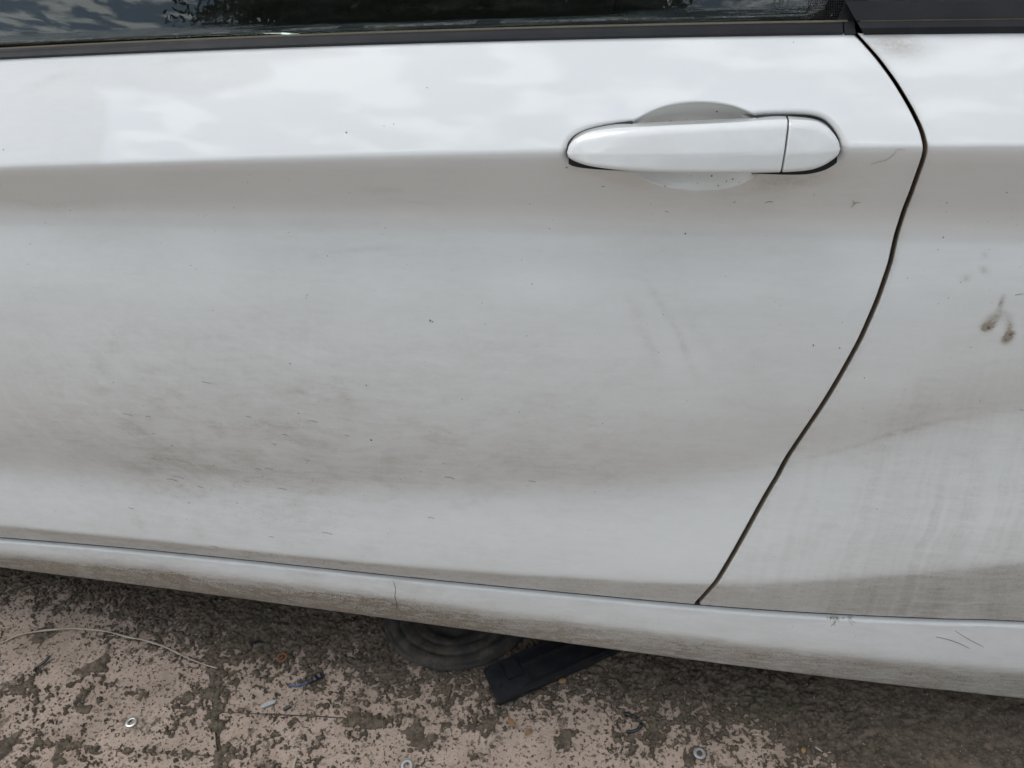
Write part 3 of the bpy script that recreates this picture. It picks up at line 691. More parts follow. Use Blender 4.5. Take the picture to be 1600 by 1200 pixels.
# faint maker's stamp: a ring, a small mark in it and three lines too worn to read
def stamp():
    V = []; Fc = []
    def P(x, dz): return (x, glass_y(x, dz)+0.10*dz**2-0.00025, float(Zbelt(x))+dz)
    def quad(xa, xb, za, zb):
        k = len(V); V.extend([P(xa, za), P(xb, za), P(xb, zb), P(xa, zb)]); Fc.append((k, k+1, k+2, k+3))
    c = at_side(1222, 3, 0.082); xc, zc_ = c[0], c[2]-float(Zbelt(c[0]))
    for a in range(28):
        a0, a1 = 2*math.pi*a/28, 2*math.pi*(a+1)/28; k = len(V)
        for an, r in ((a0, .0056), (a1, .0056), (a1, .0064), (a0, .0064)): V.append(P(xc+r*math.cos(an), zc_+r*math.sin(an)))
        Fc.append((k, k+1, k+2, k+3))
    quad(xc-.0018, xc-.0004, zc_-.003, zc_+.0025); quad(xc+.0004, xc+.0018, zc_-.0025, zc_+.003)
    rr = random.Random(3)
    for li, (w, h_) in enumerate(((.0185, .0016), (.0180, .0019), (.0185, .0028))):
        z1 = zc_-.0105-li*.0048; x = xc-w*0.95
        while x < xc+w:
            wd = rr.uniform(.0006, .0013)
            if rr.random() > .18: quad(x, x+wd, z1-h_*rr.uniform(.5, 1), z1)
            x += wd+rr.uniform(.0003, .0006)
    return pydata('glass_stamp', V, Fc, M['etch'], door, smooth=False, fix=False)
stamp()
def trapezoid(name, pts, dy, mat, parent, off=0.0, bev=0.0015):
    """plate on the glass plane with outline pts (x, dz), thickness dy"""
    bm = bmesh.new(); vs_ = [bm.verts.new((x, glass_y(x, dz)+off, float(Zbelt(x))+dz)) for x, dz in pts]; f = bm.faces.new(vs_)
    ex = bmesh.ops.extrude_face_region(bm, geom=[f]); 
    for v in ex['geom']:
        if isinstance(v, bmesh.types.BMVert): v.co.y += dy
    bmesh.ops.recalc_face_normals(bm, faces=bm.faces)
    if bev: bmesh.ops.bevel(bm, geom=list(bm.edges), offset=bev, segments=2, affect='EDGES')
    me = bpy.data.meshes.new(name); bm.to_mesh(me); bm.free(); return link(name, me, mat, parent, smooth=False)
trapezoid('glass_edge_seal', [(x_gl+0.0005, 0.0065), (x_gl+0.0150, 0.0065), (x_gl+0.0170+0.3*.34, 0.34), (x_gl+0.0005+0.3*.34, 0.34)], 0.012, M['rubber'], door, -0.0035, 0.001)
xq = float(at_side(1345, 46, 0.066)[0])
trapezoid('pillar_trim', [(xq+0.0005, 0.021), (xq+0.026, 0.021), (xq+0.052+0.3*.3, 0.33), (xq+0.0045+0.3*.33, 0.33)], 0.010, M['gloss_black'], car, -0.009, 0.002)
q_low = [(0.018, -0.004), (-0.0005, -0.0016), (-0.0030, 0.0010), (-0.0026, 0.0050), (0.0012, 0.0090), (0.018, 0.0090)]
q_up = [(0.018, 0.0098), (0.0016, 0.0098), (0.0026, 0.0116), (0.0090, 0.0215), (0.0120, 0.0228), (0.018, 0.0228)]
xq0 = float(on_side(1349, 50)[0])
belt_strip('quarter_belt_moulding', xq0, 1.15, q_low, M['rubber'], car, lean=-0.75)
belt_strip('quarter_glass_frame', xq0, 1.15, q_up, M['rubber'], car, lean=-0.75)
belt_strip('dusty_seal_line', xq0-0.004, 1.14, [(0.0012, 0.0088), (0.0010, 0.0099), (0.016, 0.0099), (0.016, 0.0088)], M['dusty_rubber'], car)
pane('quarter_glass', xq+0.024, 1.05, 0.30, -1.2, 0.34, 0.004, car)

# ---- cabin, roof and wheels (mostly beyond the picture)
def loft(name, secs, mat, parent, close=False):
    P = np.array(secs, float); return grid_mesh(name, P, mat, parent)
zr_ = 1.335; gy = glass_y(0, 0.36)+0.012
roof = []
for t in np.linspace(0, 1, 24):
    y = gy-0.01 + t*(1.60-gy); zc_ = zr_ + 0.085*math.sin(math.pi*t)
    roof.append([(x, y, zc_ - 0.10*abs((x+0.05)/1.0)**2.5) for x in np.linspace(-0.85, 0.78, 40)])
ro = loft('roof', roof, M['paint'], car)
for k, val in (('film', .4), ('grime_shade', .2), ('speck', .1)):
    a_ = ro.data.attributes.new(k, 'FLOAT', 'POINT'); a_.data.foreach_set('value', np.full(len(ro.data.vertices), val, np.float32))
loft('windscreen', [[(-1.22-0.0*t, y, 0.95), (-0.86, gy+(y-0.06)*(1.60-gy)/1.66, 1.26+0.06*math.sin(math.pi*i/11))] for i, y in enumerate(np.linspace(0.06, 1.72, 12))], M['gloss_black'], car)
loft('rear_window', [[(1.25, y, 0.98), (0.79, gy+(y-0.06)*(1.60-gy)/1.66, 1.27+0.06*math.sin(math.pi*i/11))] for i, y in enumerate(np.linspace(0.06, 1.72, 12))], M['gloss_black'], car)
for nm, x0, x1 in (('bonnet', -2.3, -1.22), ('boot_lid', 1.25, 1.5)):
    o = loft(nm, [[(x, 0.05+1.67*t, 0.955+0.05*math.sin(math.pi*t)-(0.10*(abs(x+1.2))**2 if x < 0 else 0)) for x in np.linspace(x0, x1, 14)] for t in np.linspace(0, 1, 16)], M['paint'], car)
    for k, val in (('film', .3), ('grime_shade', .1), ('speck', .1)):
        a_ = o.data.attributes.new(k, 'FLOAT', 'POINT'); a_.data.foreach_set('value', np.full(len(o.data.vertices), val, np.float32))
loft('far_side_glass', [[(x, 1.74-0.12*t, 0.95+0.36*t) for x in np.linspace(-1.15+.3*t, 1.1-.35*t, 8)] for t in np.linspace(0, 1, 6)], M['gloss_black'], car)
box('cabin_floor', (-1.1, 0.12, 0.24), (1.1, 1.68, 0.27), M['interior'], car)
box('door_card', (-1.15, 0.085, 0.30), (1.2, 0.105, 0.925), M['interior'], car, 0.004)
def seat(x0, y0):
    P = smooth_poly([(0.0, 0.42), (0.48, 0.50), (0.55, 0.46), (0.60, 0.55), (0.74, 1.02), (0.80, 1.22), (0.88, 1.23), (0.86, 1.05), (0.74, 0.45), (0.60, 0.30), (0.0, 0.28)], 5)
    V = []; Fc = []; n = len(P); ws = [(0.0, .90), (0.03, 1.0), (0.44, 1.0), (0.47, .90)]
    c = P.mean(0)
    for yy, sc in ws:
        for p in P: q = c+(p-c)*sc; V.append((x0+q[0], y0+yy, q[1]))
    for i in range(3):
        for k in range(n): Fc.append((i*n+k, i*n+(k+1) % n, (i+1)*n+(k+1) % n, (i+1)*n+k))
    Fc += [tuple(range(n)), tuple(3*n+k for k in range(n))]
    pydata('seat', V, Fc, M['interior'], car)
seat(-0.75, 0.28); seat(-0.75, 1.0); seat(0.15, 0.30)
for wx in (ARCH[0], -1.78):
    w = empty('wheel', (wx, 0.12, 0.31)); w.parent = car; w.matrix_parent_inverse = Matrix.Translation(car.location).inverted()
    prof = smooth_poly([(0.215, -0.10), (0.235, -0.108), (0.285, -0.105), (0.306, -0.085), (0.31, 0.0), (0.306, 0.085), (0.27, 0.10), (0.215, 0.095)], 3, False)
    P = np.array([[(wx+r*math.cos(a), 0.12+y, 0.31+r*math.sin(a)) for a in np.linspace(0, 2*math.pi, 49)] for r, y in prof])
    grid_mesh('tyre', P, M['tyre'], w)
    prof = [(0.218, -0.095), (0.20, -0.085), (0.19, -0.02), (0.06, -0.05), (0.05, -0.07), (0.001, -0.072)]
    P = np.array([[(wx+r*math.cos(a)*(1 if i in (0, 1, 5) else 1+0.0*math.sin(5*a)), 0.12+y-(0.05*max(0, math.sin(5*a)) if i == 2 else 0), 0.31+r*math.sin(a)) for a in np.linspace(0, 2*math.pi, 81)] for i, (r, y) in enumerate(prof)])
    grid_mesh('rim', P, M['alloy'], w)

# ---- small marks stuck to the paint: mud specks, fibres, fine scratches (real slivers, too many to count)
class Marks:
    def __init__(s): s.V = []; s.F = []
    def line(s, pts, w, fn=None, n=5):
        P = smooth_poly(pts, n, False); px = P; q = [np.array((fn or on_side)(a, b, 0.0005)) for a, b in px]
        m = len(q)
        for i in range(m):
            t = q[min(i+1, m-1)]-q[max(i-1, 0)]; t /= np.linalg.norm(t)+1e-9; nrm = np.cross(t, np.array([0, 1.0, -0.15])); nrm /= np.linalg.norm(nrm)+1e-9
            ww = w*(0.25+0.75*math.sin(math.pi*(i+0.4)/(m)))*0.00026
            s.V += [q[i]+nrm*ww, q[i]+np.array([0, -0.0004, 0]), q[i]-nrm*ww]
        k = len(s.V)-3*m
        for i in range(m-1):
            for j in (0, 1): s.F.append((k+3*i+j, k+3*i+3+j, k+3*i+4+j, k+3*i+1+j))
    def blob(s, px, py, r, fn=None):
        c = np.array((fn or on_side)(px, py, 0.0004)); k = len(s.V); n = 7; s.V.append(c+np.array([0, -r*0.0002, 0]))
        el = random.uniform(0.55, 1.0); ro_ = random.uniform(0, 3.1)
        for a in range(n):
            an = 2*math.pi*a/n; rr = r*0.00042*random.uniform(.6, 1.2); u, v = math.cos(an)*rr, math.sin(an)*rr*el
            s.V.append(c+np.array([u*math.cos(ro_)-v*math.sin(ro_), 0.0002, u*math.sin(ro_)+v*math.cos(ro_)]))
        for a in range(n): s.F.append((k, k+1+a, k+1+(a+1) % n))
    def build(s, name, mat, parent):
        o = pydata(name, s.V, s.F, mat, parent, smooth=False, fix=False); o['kind'] = 'stuff'; return o
md = Marks()
for a, b, r in [(541, 207, 3), (672, 501, 4), (676, 503, 3), (823, 525, 2), (572, 602, 3), (831, 444, 2), (1071, 365, 3), (480, 461, 2), (298, 415, 2), (410, 745, 3), (580, 688, 4), (693, 724, 2), (1271, 540, 3), (1312, 544, 2.5), (1316, 504, 2),
                (885, 262, 2.5), (1142, 184, 0.1), (811, 644, 2), (600, 197, 1.6), (615, 194, 1.6), (667, 137, 1.8), (453, 568, 3), (466, 646, 2.5), (177, 598, 2), (1240, 66, 1.4), (5, 234, 2), (370, 786, 3), (295, 786, 3)]: md.blob(a, b, r)
for _ in range(260):
    a, b = random.uniform(0, 1300), random.uniform(270, 880)
    if a > 1390-(b-350)*0.72 and b > 350: continue
    md.blob(a, b, abs(random.gauss(0.5, .45))+0.45)
for _ in range(170): md.blob(random.gauss(380, 170), random.gauss(760, 60), abs(random.gauss(0.4, .5))+0.5)
for pts, w in [([(1361, 257), (1372, 253), (1385, 250), (1394, 243), (1400, 237)], .7), ([(1398, 236), (1406, 233), (1414, 235)], .8), ([(1330, 324), (1335, 318), (1332, 313)], 1.8), ([(1334, 318), (1344, 316)], 1.4), ([(1195, 317), (1203, 315), (1208, 316)], 1.8),
               ([(1262, 317), (1270, 316), (1273, 312)], 1.5), ([(1400, 265), (1416, 262), (1428, 253)], 1.1), ([(905, 306), (911, 312), (909, 320)], 1.4), ([(880, 330), (886, 333)], 1.6), ([(570, 352), (590, 353), (612, 352)], 1.0), ([(438, 371), (450, 370), (462, 368)], 1.2),
               ([(330, 497), (336, 499), (343, 497)], 1.4), ([(1165, 330), (1173, 332)], 1.3), ([(1280, 334), (1288, 332)], 1.2), ([(560, 675), (572, 684), (585, 688)], 1.3), ([(450, 611), (466, 611), (480, 613)], 1.2)][:5]: md.line(pts, w*.5)
for _ in range(26):
    a, b = random.gauss(400, 170), random.gauss(720, 60); d = random.uniform(4, 18); md.line([(a, b), (a+d/2, b+d*.06+random.uniform(-1, 1)), (a+d, b+d*.18)], random.uniform(.5, 1.1), n=3)
for _ in range(3):
    a, b = random.uniform(900, 1380), random.uniform(285, 350); d = random.uniform(3, 9); t = random.uniform(0, 6.28); md.line([(a, b), (a+d*.6*math.cos(t), b+d*.4*math.sin(t)), (a+d*math.cos(t+.5), b+d*.7*math.sin(t+.5))], random.uniform(.5, 1.1), n=3)
def in_cup(px, py, off=0.0):
    d = ray(px, py); t = (0-CAM[1])/d[1]
    for _ in range(30):
        q = CAM+t*d; y, _, _, _ = skin_y(np.array([q[0]]), np.array([q[2]])); t += (float(y[0])-off-q[1])/d[1]*0.5
    return CAM+t*d
for a, b, r in [(1120, 174, 3.0), (1008, 200, 1.8), (1023, 199, 2.2), (1048, 188, 1.5), (1112, 275, 3.2), (1145, 280, 2.6), (1122, 290, 2), (1039, 291, 1.8), (1080, 275, 1.6), (1090, 287, 1.4), (1160, 196, 1.6), (1073, 186, 1.1), (1140, 180, 1.1)]: md.blob(a, b, r, in_cup)
md.build('mud_specks', M['speck'], door)
mq = Marks()
for a, b, r in [(1474, 371, 2), (1466, 390, 1.6), (1482, 466, 1.8), (1418, 435, 1.6), (1573, 301, 1.8), (1517, 543, 1.6), (1370, 796, 2), (1500, 740, 2), (1532, 626, 2), (1545, 512, 5), (1579, 523, 5), (1572, 531, 3), (1546, 390, 1.5), (1501, 441, 2)]: mq.blob(a, b, r)
for _ in range(120):
    a, b = random.uniform(1150, 1600), random.uniform(270, 955)
    if a < 1470-(b-300)*0.62: continue
    mq.blob(a, b, abs(random.gauss(0.4, .45))+0.4)
for pts, w in [([(1445, 284), (1456, 280), (1462, 272)], 1.3), ([(1593, 640), (1600, 641)], 1.0), ([(1586, 461), (1599, 459)], 1.6), ([(1420, 83), (1423, 94), (1422, 104)], 1.0)][1:3]: mq.line(pts, w*.5)
mq.build('mud_specks', M['speck'], quarter)
def on_sill(px, py, off=0.0008):
    zr, d = None, ray(px, py); t = (-0.05-CAM[1])/d[1]
    dep = bpy.context.evaluated_depsgraph_get()
    return CAM+t*d
from mathutils.bvhtree import BVHTree
_bv = BVHTree.FromPolygons([v.co[:] for v in sill.data.vertices], [tuple(p.vertices) for p in sill.data.polygons])
_off = np.array(car.location)
def on_sill(px, py, off=0.0008):
    d = ray(px, py); h = _bv.ray_cast(Vector(CAM), Vector(d))
    if h[0] is None: return at_side(px, py, -0.05)
    return np.array(h[0]) - d/np.linalg.norm(d)*off
ms = Marks()
for _ in range(420):
    a = random.uniform(0, 1500); f_ = random.random()**0.6; y0 = np.interp(a, [0, 600, 960, 1600], [852, 908, 950, 985]); y1 = np.interp(a, [0, 600, 960, 1600], [886, 962, 1008, 1075])
    if a > 900 and random.random() < .5: continue
    ms.blob(a, y0+(y1-y0)*f_, abs(random.gauss(0.3, .55))+0.5, on_sill)
ms.build('mud_specks', M['speck'], sill)
mf = Marks()
mf.line([(614, 907), (618, 920), (617, 932), (620, 945), (618, 955)], 1.3, on_sill); mf.line([(1462, 995), (1480, 999), (1500, 1006), (1514, 1013)], 1.5, on_sill); mf.line([(1492, 985), (1510, 997), (1537, 1011)], 0.9, on_sill)
mf.build('stuck_fibres', M['hair'], sill)
mr = Marks()
for k in range(7):
    a = random.uniform(1298, 1326); e = random.uniform(-14, 14); l = random.uniform(8, 26); mr.line([(a, 962), (a+e*.4, 962+l*.4), (a+e*.8+random.uniform(-4, 4), 962+l*.7)], 0.6, on_sill)
for k in range(9):
    a = random.gauss(1311, 9); mr.line([(a, 962+random.uniform(0, 3)), (a+random.uniform(-5, 5), 965), (a+random.uniform(-9, 9), 967)], 1.2, on_sill)
mr.build('dried_moss_tuft', M['root'], sill)
#GROUND
# ------------------------------------------------------------------ ground
bm = bmesh.new(); bmesh.ops.create_grid(bm, x_segments=40, y_segments=40, size=400)
me = bpy.data.meshes.new('ground'); bm.to_mesh(me); bm.free(); g_o = link('ground', me, M['soil']); g_o.location = (0, 0, -0.045); tag(g_o, kind='structure')
pavement = empty('pavement', (0, 0, 0)); tag(pavement, 'weathered pink concrete paving slabs under silt', kind='structure')
def slab_mesh(poly, name='paver'):
    """slab with worn, slightly uneven edges; poly in ground coordinates"""
    bm = bmesh.new(); r = random.Random(len(poly)*7+int(poly[0][0]*1000)); P = []
    for i in range(len(poly)):
        a, b = np.array(poly[i]), np.array(poly[(i+1) % len(poly)]); n = 6
        for k in range(n): P.append(a+(b-a)*k/n + (np.array([r.uniform(-.003, .003), r.uniform(-.003, .003)]) if k else 0))
    top = [bm.verts.new((p[0], p[1], r.uniform(-.0006, .0006)*0)) for p in P]; bot = [bm.verts.new((p[0], p[1], -0.045)) for p in P]
    f = bm.faces.new(top); n = len(P)
    for k in range(n): bm.faces.new((top[(k+1) % n], top[k], bot[k], bot[(k+1) % n]))
    bmesh.ops.bevel(bm, geom=[e for e in f.edges], offset=0.0012, segments=1, affect='EDGES')
    bmesh.ops.recalc_face_normals(bm, faces=bm.faces)
    me = bpy.data.meshes.new(name); bm.to_mesh(me); bm.free(); return me
JA, JB = at_ground(333, 1040)[:2], at_ground(346, 1200)[:2]; jd = (JB-JA)/np.linalg.norm(JB-JA)
rt_ = np.array([0.998, 0.06]); rt_ /= np.linalg.norm(rt_)
o0 = at_ground(338, 1112)[:2]; W_, D_ = 1.06, 0.46; gp = 0.0014; gpu = 0.009
def slab(i, j, sh):
    q = []
    for u, v in ((0, 0), (1, 0), (1, 1), (0, 1)):
        q.append(o0 + rt_*(i*W_ + (W_-gpu)*u+gpu/2) + jd*((j+sh)*D_ + (D_-gp)*v+gp/2))
    return q[::-1] if True else q
for i in range(-4, 4):
    for j in range(-3, 5):
        sh = 0.0 if i % 2 == 0 else 0.17
        o = link('paver', slab_mesh(slab(i, j, sh)), M['concrete'], pavement, smooth=False); o.location.z = random.uniform(-.001, .001)

# silt washed up along the car: a heightfield that buries the slabs and thins out to moss in patches
def build_silt():
    xs = np.concatenate([np.linspace(-2.6, -1.25, 90, endpoint=False), np.linspace(-1.25, 0.78, 1050), np.linspace(0.79, 2.4, 100)])
    ys = np.concatenate([np.linspace(-1.6, -0.34, 110, endpoint=False), np.linspace(-0.34, 0.14, 300), np.linspace(0.15, 1.7, 60)])
    X, Y = np.meshgrid(xs, ys); v = np.stack([X, Y, 0*X], -1); px, py = to_px(v.reshape(-1, 3)); px = px.reshape(X.shape); py = py.reshape(X.shape)
    pxe = np.clip(px, -400, 2200)
    # edge of the silt in the ground's own coordinates
    ed = np.array([at_ground(a, b)[:2] for a, b in [(-300, 930), (0, 938), (90, 950), (180, 985), (260, 1010), (335, 1040), (420, 1048), (500, 1058), (560, 1068), (640, 1078), (740, 1092), (850, 1106), (960, 1112), (1050, 1135), (1130, 1165), (1200, 1195), (1300, 1260), (1600, 1400)]])
    o = np.argsort(ed[:, 0]); ye = np.interp(X, ed[o, 0], ed[o, 1])
    n1 = fbm(X*14, Y*14, 5, 51, .58); n2 = fbm(X*55, Y*55, 5, 61, .6); n3 = fbm(X*210, Y*210, 3, 71, .6)
    s = (Y-ye)/0.045 + 2.3*(n1-.5) + 2.6*(n2-.5) + 5.6*(n3-.5)
    s = np.where(s < 0, -np.sqrt(-s+1e-9)*0.55, s)
    s = np.maximum(s, 4.2*(n1-.62)+4.6*(n2-.66)+6.5*(n3-.5))                      # scattered moss patches
    # filled joints
    def joint(a, b, w): 
        d, _ = seg_dist(X, Y, [a, b]); return d/w
    js = np.full(X.shape, 9.0)
    for i in range(-2, 3):
        sh = 0.0 if i % 2 == 0 else 0.17
        a = o0+rt_*(i*W_)+jd*(-1.2); b = o0+rt_*(i*W_)+jd*1.6; js = np.minimum(js, joint(a, b, .010)-(0.75 if i == 0 else 0))
        for j in range(-1, 3):
            a = o0+rt_*(i*W_)+jd*((j+sh)*D_); b = o0+rt_*((i+1)*W_)+jd*((j+sh)*D_); js = np.minimum(js, joint(a, b, .010)+.35*(n1 < .5))
    s = np.maximum(s, 0.60-js+5.0*(n2-.5)+3.5*(n1-.5)+4.0*(n3-.5))
    for (a, b, r) in [(655, 1150, .030), (632, 1145, .020), (400, 998, .03), (128, 1050, .026), (150, 1040, .022), (30, 1080, .02), (60, 990, .03), (480, 1110, .028), (550, 1125, .018), (880, 1150, .02), (1075, 1180, .03), (590, 1128, .016), (220, 1085, .018), (285, 1090, .022), (130, 1110, .02), (20, 1160, .03), (90, 1185, .02)]:
        c = at_ground(a, b); s = np.maximum(s, 0.9-np.hypot((X-c[0]), (Y-c[1])*1.2)/r+3.4*(n2-.5))
    m = sstep(-0.12, 0.55, s)
    # drying cracks
    def cells(k, seed):
        r = np.random.default_rng(seed); gx = np.floor(X*k).astype(int); gy = np.floor(Y*k).astype(int); T = r.random((64, 64, 2)); d1 = np.full(X.shape, 9.0); d2 = d1.copy()
        wx = X*k+0.5*(fbm(X*60, Y*60, 3, 5)-.5); wy = Y*k+0.5*(fbm(X*60, Y*60, 3, 6)-.5)
        for i in (-1, 0, 1):
            for j in (-1, 0, 1):
                t = T[(gx+i) & 63, (gy+j) & 63]; d = np.hypot(gx+i+t[..., 0]-wx, gy+j+t[..., 1]-wy); d2 = np.where(d < d1, d1, np.minimum(d2, d)); d1 = np.minimum(d1, d)
        return d2-d1
    crack = (sstep(0.075, 0.0, cells(13, 3)) + 0.6*sstep(0.09, 0.0, cells(31, 4)))*sstep(0.44, 0.56, fbm(X*5+3, Y*5, 3, 90))*sstep(1.0, 2.2, s)
    Z = -0.0035 + m*(0.0055+0.0045*np.clip(s, 0, 3)/3) + m*(0.006*(n2-.5)+0.0042*(n3-.5)) - 0.0045*crack
    Z = Z - np.where(m < .02, .003, 0)
    return grid_mesh('silt', np.stack([X, Y, Z], -1), M['soil'], None), (xs, ys, Z)
silt, SILT = build_silt()
tag(silt, 'dark damp silt and moss lying over the paving along the car', 'silt', kind='stuff')
def ground_z(x, y):
    xs, ys, Z = SILT; i = int(np.clip(np.searchsorted(xs, x), 1, len(xs)-1)); j = int(np.clip(np.searchsorted(ys, y), 1, len(ys)-1)); return max(0.0005, float(Z[j, i]))
def gpt(px, py, h=0.0):
    q = at_ground(px, py); z = ground_z(q[0], q[1]); q = at_ground(px, py, z); return np.array([q[0], q[1], z+h])
# grit: loose crumbs and pale chips
def grit(name, n, mats, size, seed, fn):
    r = random.Random(seed); V = []; Fc = []
    for _ in range(n):
        c = fn(r); s_ = size*abs(r.gauss(.6, .5))+size*.3; k = len(V); st = (r.uniform(.6, 1.5), r.uniform(.5, 1.2), r.uniform(.3, .8)); an = r.uniform(0, 6.28)
        for d in ((1, 0, 0), (-1, 0, 0), (0, 1, 0), (0, -1, 0), (0, 0, 1), (0, 0, -1)):
            p = [d[t]*st[t]*s_*r.uniform(.7, 1.2) for t in range(3)]; V.append((c[0]+p[0]*math.cos(an)-p[1]*math.sin(an), c[1]+p[0]*math.sin(an)+p[1]*math.cos(an), c[2]+p[2]))
        for f in ((0, 2, 4), (2, 1, 4), (1, 3, 4), (3, 0, 4), (2, 0, 5), (1, 2, 5), (3, 1, 5), (0, 3, 5)): Fc.append(tuple(k+t for t in f))
    return pydata(name, V, Fc, mats, None, smooth=False, fix=False)
def anywhere(r):
    x, y = r.uniform(-1.25, .75), r.uniform(-.32, .10); return (x, y, ground_z(x, y)+.0003)
tag(grit('dark_grit', 9000, M['soil'], .0014, 1, anywhere), 'dark crumbs of silt strewn over the paving', 'grit', kind='stuff')
tag(grit('pale_grit', 900, M['stone'], .0008, 2, anywhere), 'tiny pale chips of stone strewn over the silt', 'grit', kind='stuff')
def right_side(r):
    x = r.uniform(-.3, .75); y = r.uniform(-.25, .05); return (x, y, ground_z(x, y)+.0003)
M['shard'] = simple('green_glass_crumbs', (0.16, 0.22, 0.17), 0.25, var=0.3, scale=100)
tag(grit('glass_crumbs', 160, M['shard'], .0011, 4, right_side), 'greenish crumbs of broken glass scattered over the dark silt', 'glass crumbs', kind='stuff')

# ------------------------------------------------------------------ things lying on the ground
def on_path(pts, h, n=6): return [gpt(a, b, h) for a, b in smooth_poly(pts, n, False)]
P = on_path([(-60, 1022), (0, 1007), (30, 994), (70, 987), (115, 984), (165, 988), (200, 997), (230, 1003), (262, 1014), (290, 1028), (320, 1040), (342, 1046)], .0035, 5)
V, Fc = tube(P, [0.0016+0.0005*math.sin(i*.9) if i < len(P)-12 else 0.0011 for i in range(len(P))], 7)
tag(pydata('dry_stalk', V, Fc, M['straw']), 'long thin pale stalk curving across the paving at lower left', 'stalk')
def washer(name, px, py, ro_, ri, th, mat, label, cat, tilt=(0, 0), dome=0.0):
    c = gpt(px, py, .0012); n = 32; V = []; Fc = []
    prof = [(ri, 0), (ri, th), (ri+(ro_-ri)*.25, th*1.15+dome), (ro_*.93, th*1.1), (ro_, th*.7), (ro_, 0)]
    for k in range(n):
        a = 2*math.pi*k/n
        for r, z in prof: 
            x, y = r*math.cos(a), r*math.sin(a); V.append((c[0]+x, c[1]+y, c[2]+z+x*tilt[0]+y*tilt[1]))
    m = len(prof)
    for k in range(n):
        for j in range(m): Fc.append((k*m+j, k*m+(j+1) % m, ((k+1) % n)*m+(j+1) % m, ((k+1) % n)*m+j))
    return tag(pydata(name, V, Fc, mat, None), label, cat, 'loose washers on the ground')
washer('washer', 206, 1129, .0098, .0048, .0018, M['steel'], 'bright silver washer on the pink paving at lower left', 'washer', (.05, -.12))
washer('washer', 1093, 1178, .0092, .0042, .0020, M['dull_steel'], 'dull grey washer on the silt edge at lower right', 'washer', (-.05, -.05), .0008)
washer('washer', 636, 1197, .0098, .0048, .0018, M['dull_steel'], 'dull grey washer cut off by the bottom edge of the picture', 'washer', (.08, .05))
washer('washer', 441, 1028, .0095, .0055, .0012, M['rust'], 'rusty brown washer sunk in the silt', 'washer', (.0, .0))
def sliver(name, pts, wpx, th, mat, label, cat, parent=None, taper=True, lift=.001):
    """flat or bent strip lying on the ground along pts"""
    P = [gpt(a, b, lift) for a, b in smooth_poly(pts, 4, False)]; V = []; Fc = []; m = len(P)
    zmax = max(p[2] for p in P)
    for i, p in enumerate(P):
        t = P[min(i+1, m-1)]-P[max(i-1, 0)]; t[2] = 0; t /= np.linalg.norm(t); nn = np.array([-t[1], t[0], 0])
        w = wpx*.00056*(0.7+0.3*math.sin(math.pi*(i+.5)/m) if taper else 1); z = .4*p[2]+.6*zmax
        V += [(p[0]+nn[0]*w, p[1]+nn[1]*w, z), (p[0]+nn[0]*w*.8, p[1]+nn[1]*w*.8, z+th), (p[0]-nn[0]*w*.8, p[1]-nn[1]*w*.8, z+th*.85), (p[0]-nn[0]*w, p[1]-nn[1]*w, z)]
    for i in range(m-1):
        for k in range(4): Fc.append((i*4+k, i*4+(k+1) % 4, i*4+4+(k+1) % 4, i*4+4+k))
    Fc += [(0, 1, 2, 3), tuple((m-1)*4+k for k in range(4))]
    o = pydata(name, V, Fc, mat, parent, smooth=False)
    if label: tag(o, label, cat)
    return o
fr = empty('cable_end', tuple(gpt(480, 1066))); tag(fr, 'snapped cable end, black sheath with short blue wire, on the paving', 'cable end')
sliver('sheath', [(483, 1067), (494, 1062), (508, 1056)], 8, .0045, M['plastic'], None, None, fr, False)
Pw = on_path([(453, 1072), (462, 1073), (472, 1071), (484, 1066)], .003, 4); V, Fc = tube(Pw, .0016, 7); pydata('wire', V, Fc, M['blue_wire'], fr)
sliver('plastic_shard', [(409, 1106), (420, 1101), (431, 1097)], 7, .0015, M['dull_steel'], 'flat grey plastic shard beside the joint between slabs', 'shard')
sliver('plastic_shard', [(443, 1110), (449, 1107), (455, 1104)], 5, .003, M['plastic'], 'small black plastic shard right of the grey one', 'shard')
sliver('plastic_shard', [(392, 1006), (402, 1005), (411, 1005)], 4, .003, M['plastic'], 'black sliver half buried in the silt above the rusty washer', 'shard')
sliver('plastic_shard', [(54, 1048), (64, 1042), (74, 1034), (80, 1027)], 4.5, .003, M['plastic'], 'thin curved black shard below the pale stalk', 'shard')
Pw = on_path([(976, 1117), (985, 1119), (995, 1124), (1001, 1132), (998, 1140), (990, 1144), (978, 1145)], .0035, 5); V, Fc = tube(Pw, [.0034 if i < 4 else .0024 for i in range(len(Pw))], 8)
tag(pydata('rubber_hook', V, Fc, M['plastic']), 'small black rubber hook curled on the silt', 'rubber hook')
def flake(name, px, py, L, Wd, ang, mat, label, cat):
    c = gpt(px, py, .0015); V = []; Fc = []; n = 7
    for i in range(n):
        t = i/(n-1); w = Wd*math.sin(math.pi*(0.08+0.84*t)); u = (t-.5)*L
        for s_, dz in ((-1, .0012), (0, .0), (1, .0016)):
            x, y = u, s_*w/2; V.append((c[0]+x*math.cos(ang)-y*math.sin(ang), c[1]+x*math.sin(ang)+y*math.cos(ang), c[2]+dz+.002*math.sin(math.pi*t)))
    for i in range(n-1):
        for k in (0, 1): Fc.append((i*3+k, i*3+k+1, i*3+4+k, i*3+3+k))
    o = pydata(name, V, Fc, mat, None); sm = o.modifiers.new('thick', 'SOLIDIFY'); sm.thickness = .0006; return tag(o, label, cat)
flake('dead_leaf', 799, 1130, .017, .009, -.8, M['leaf'], 'curled dark brown leaf scrap below the black bracket', 'leaf')
flake('dead_leaf', 826, 1145, .014, .007, .9, M['leaf'], 'pale brown leaf scrap right of the curled one', 'leaf')
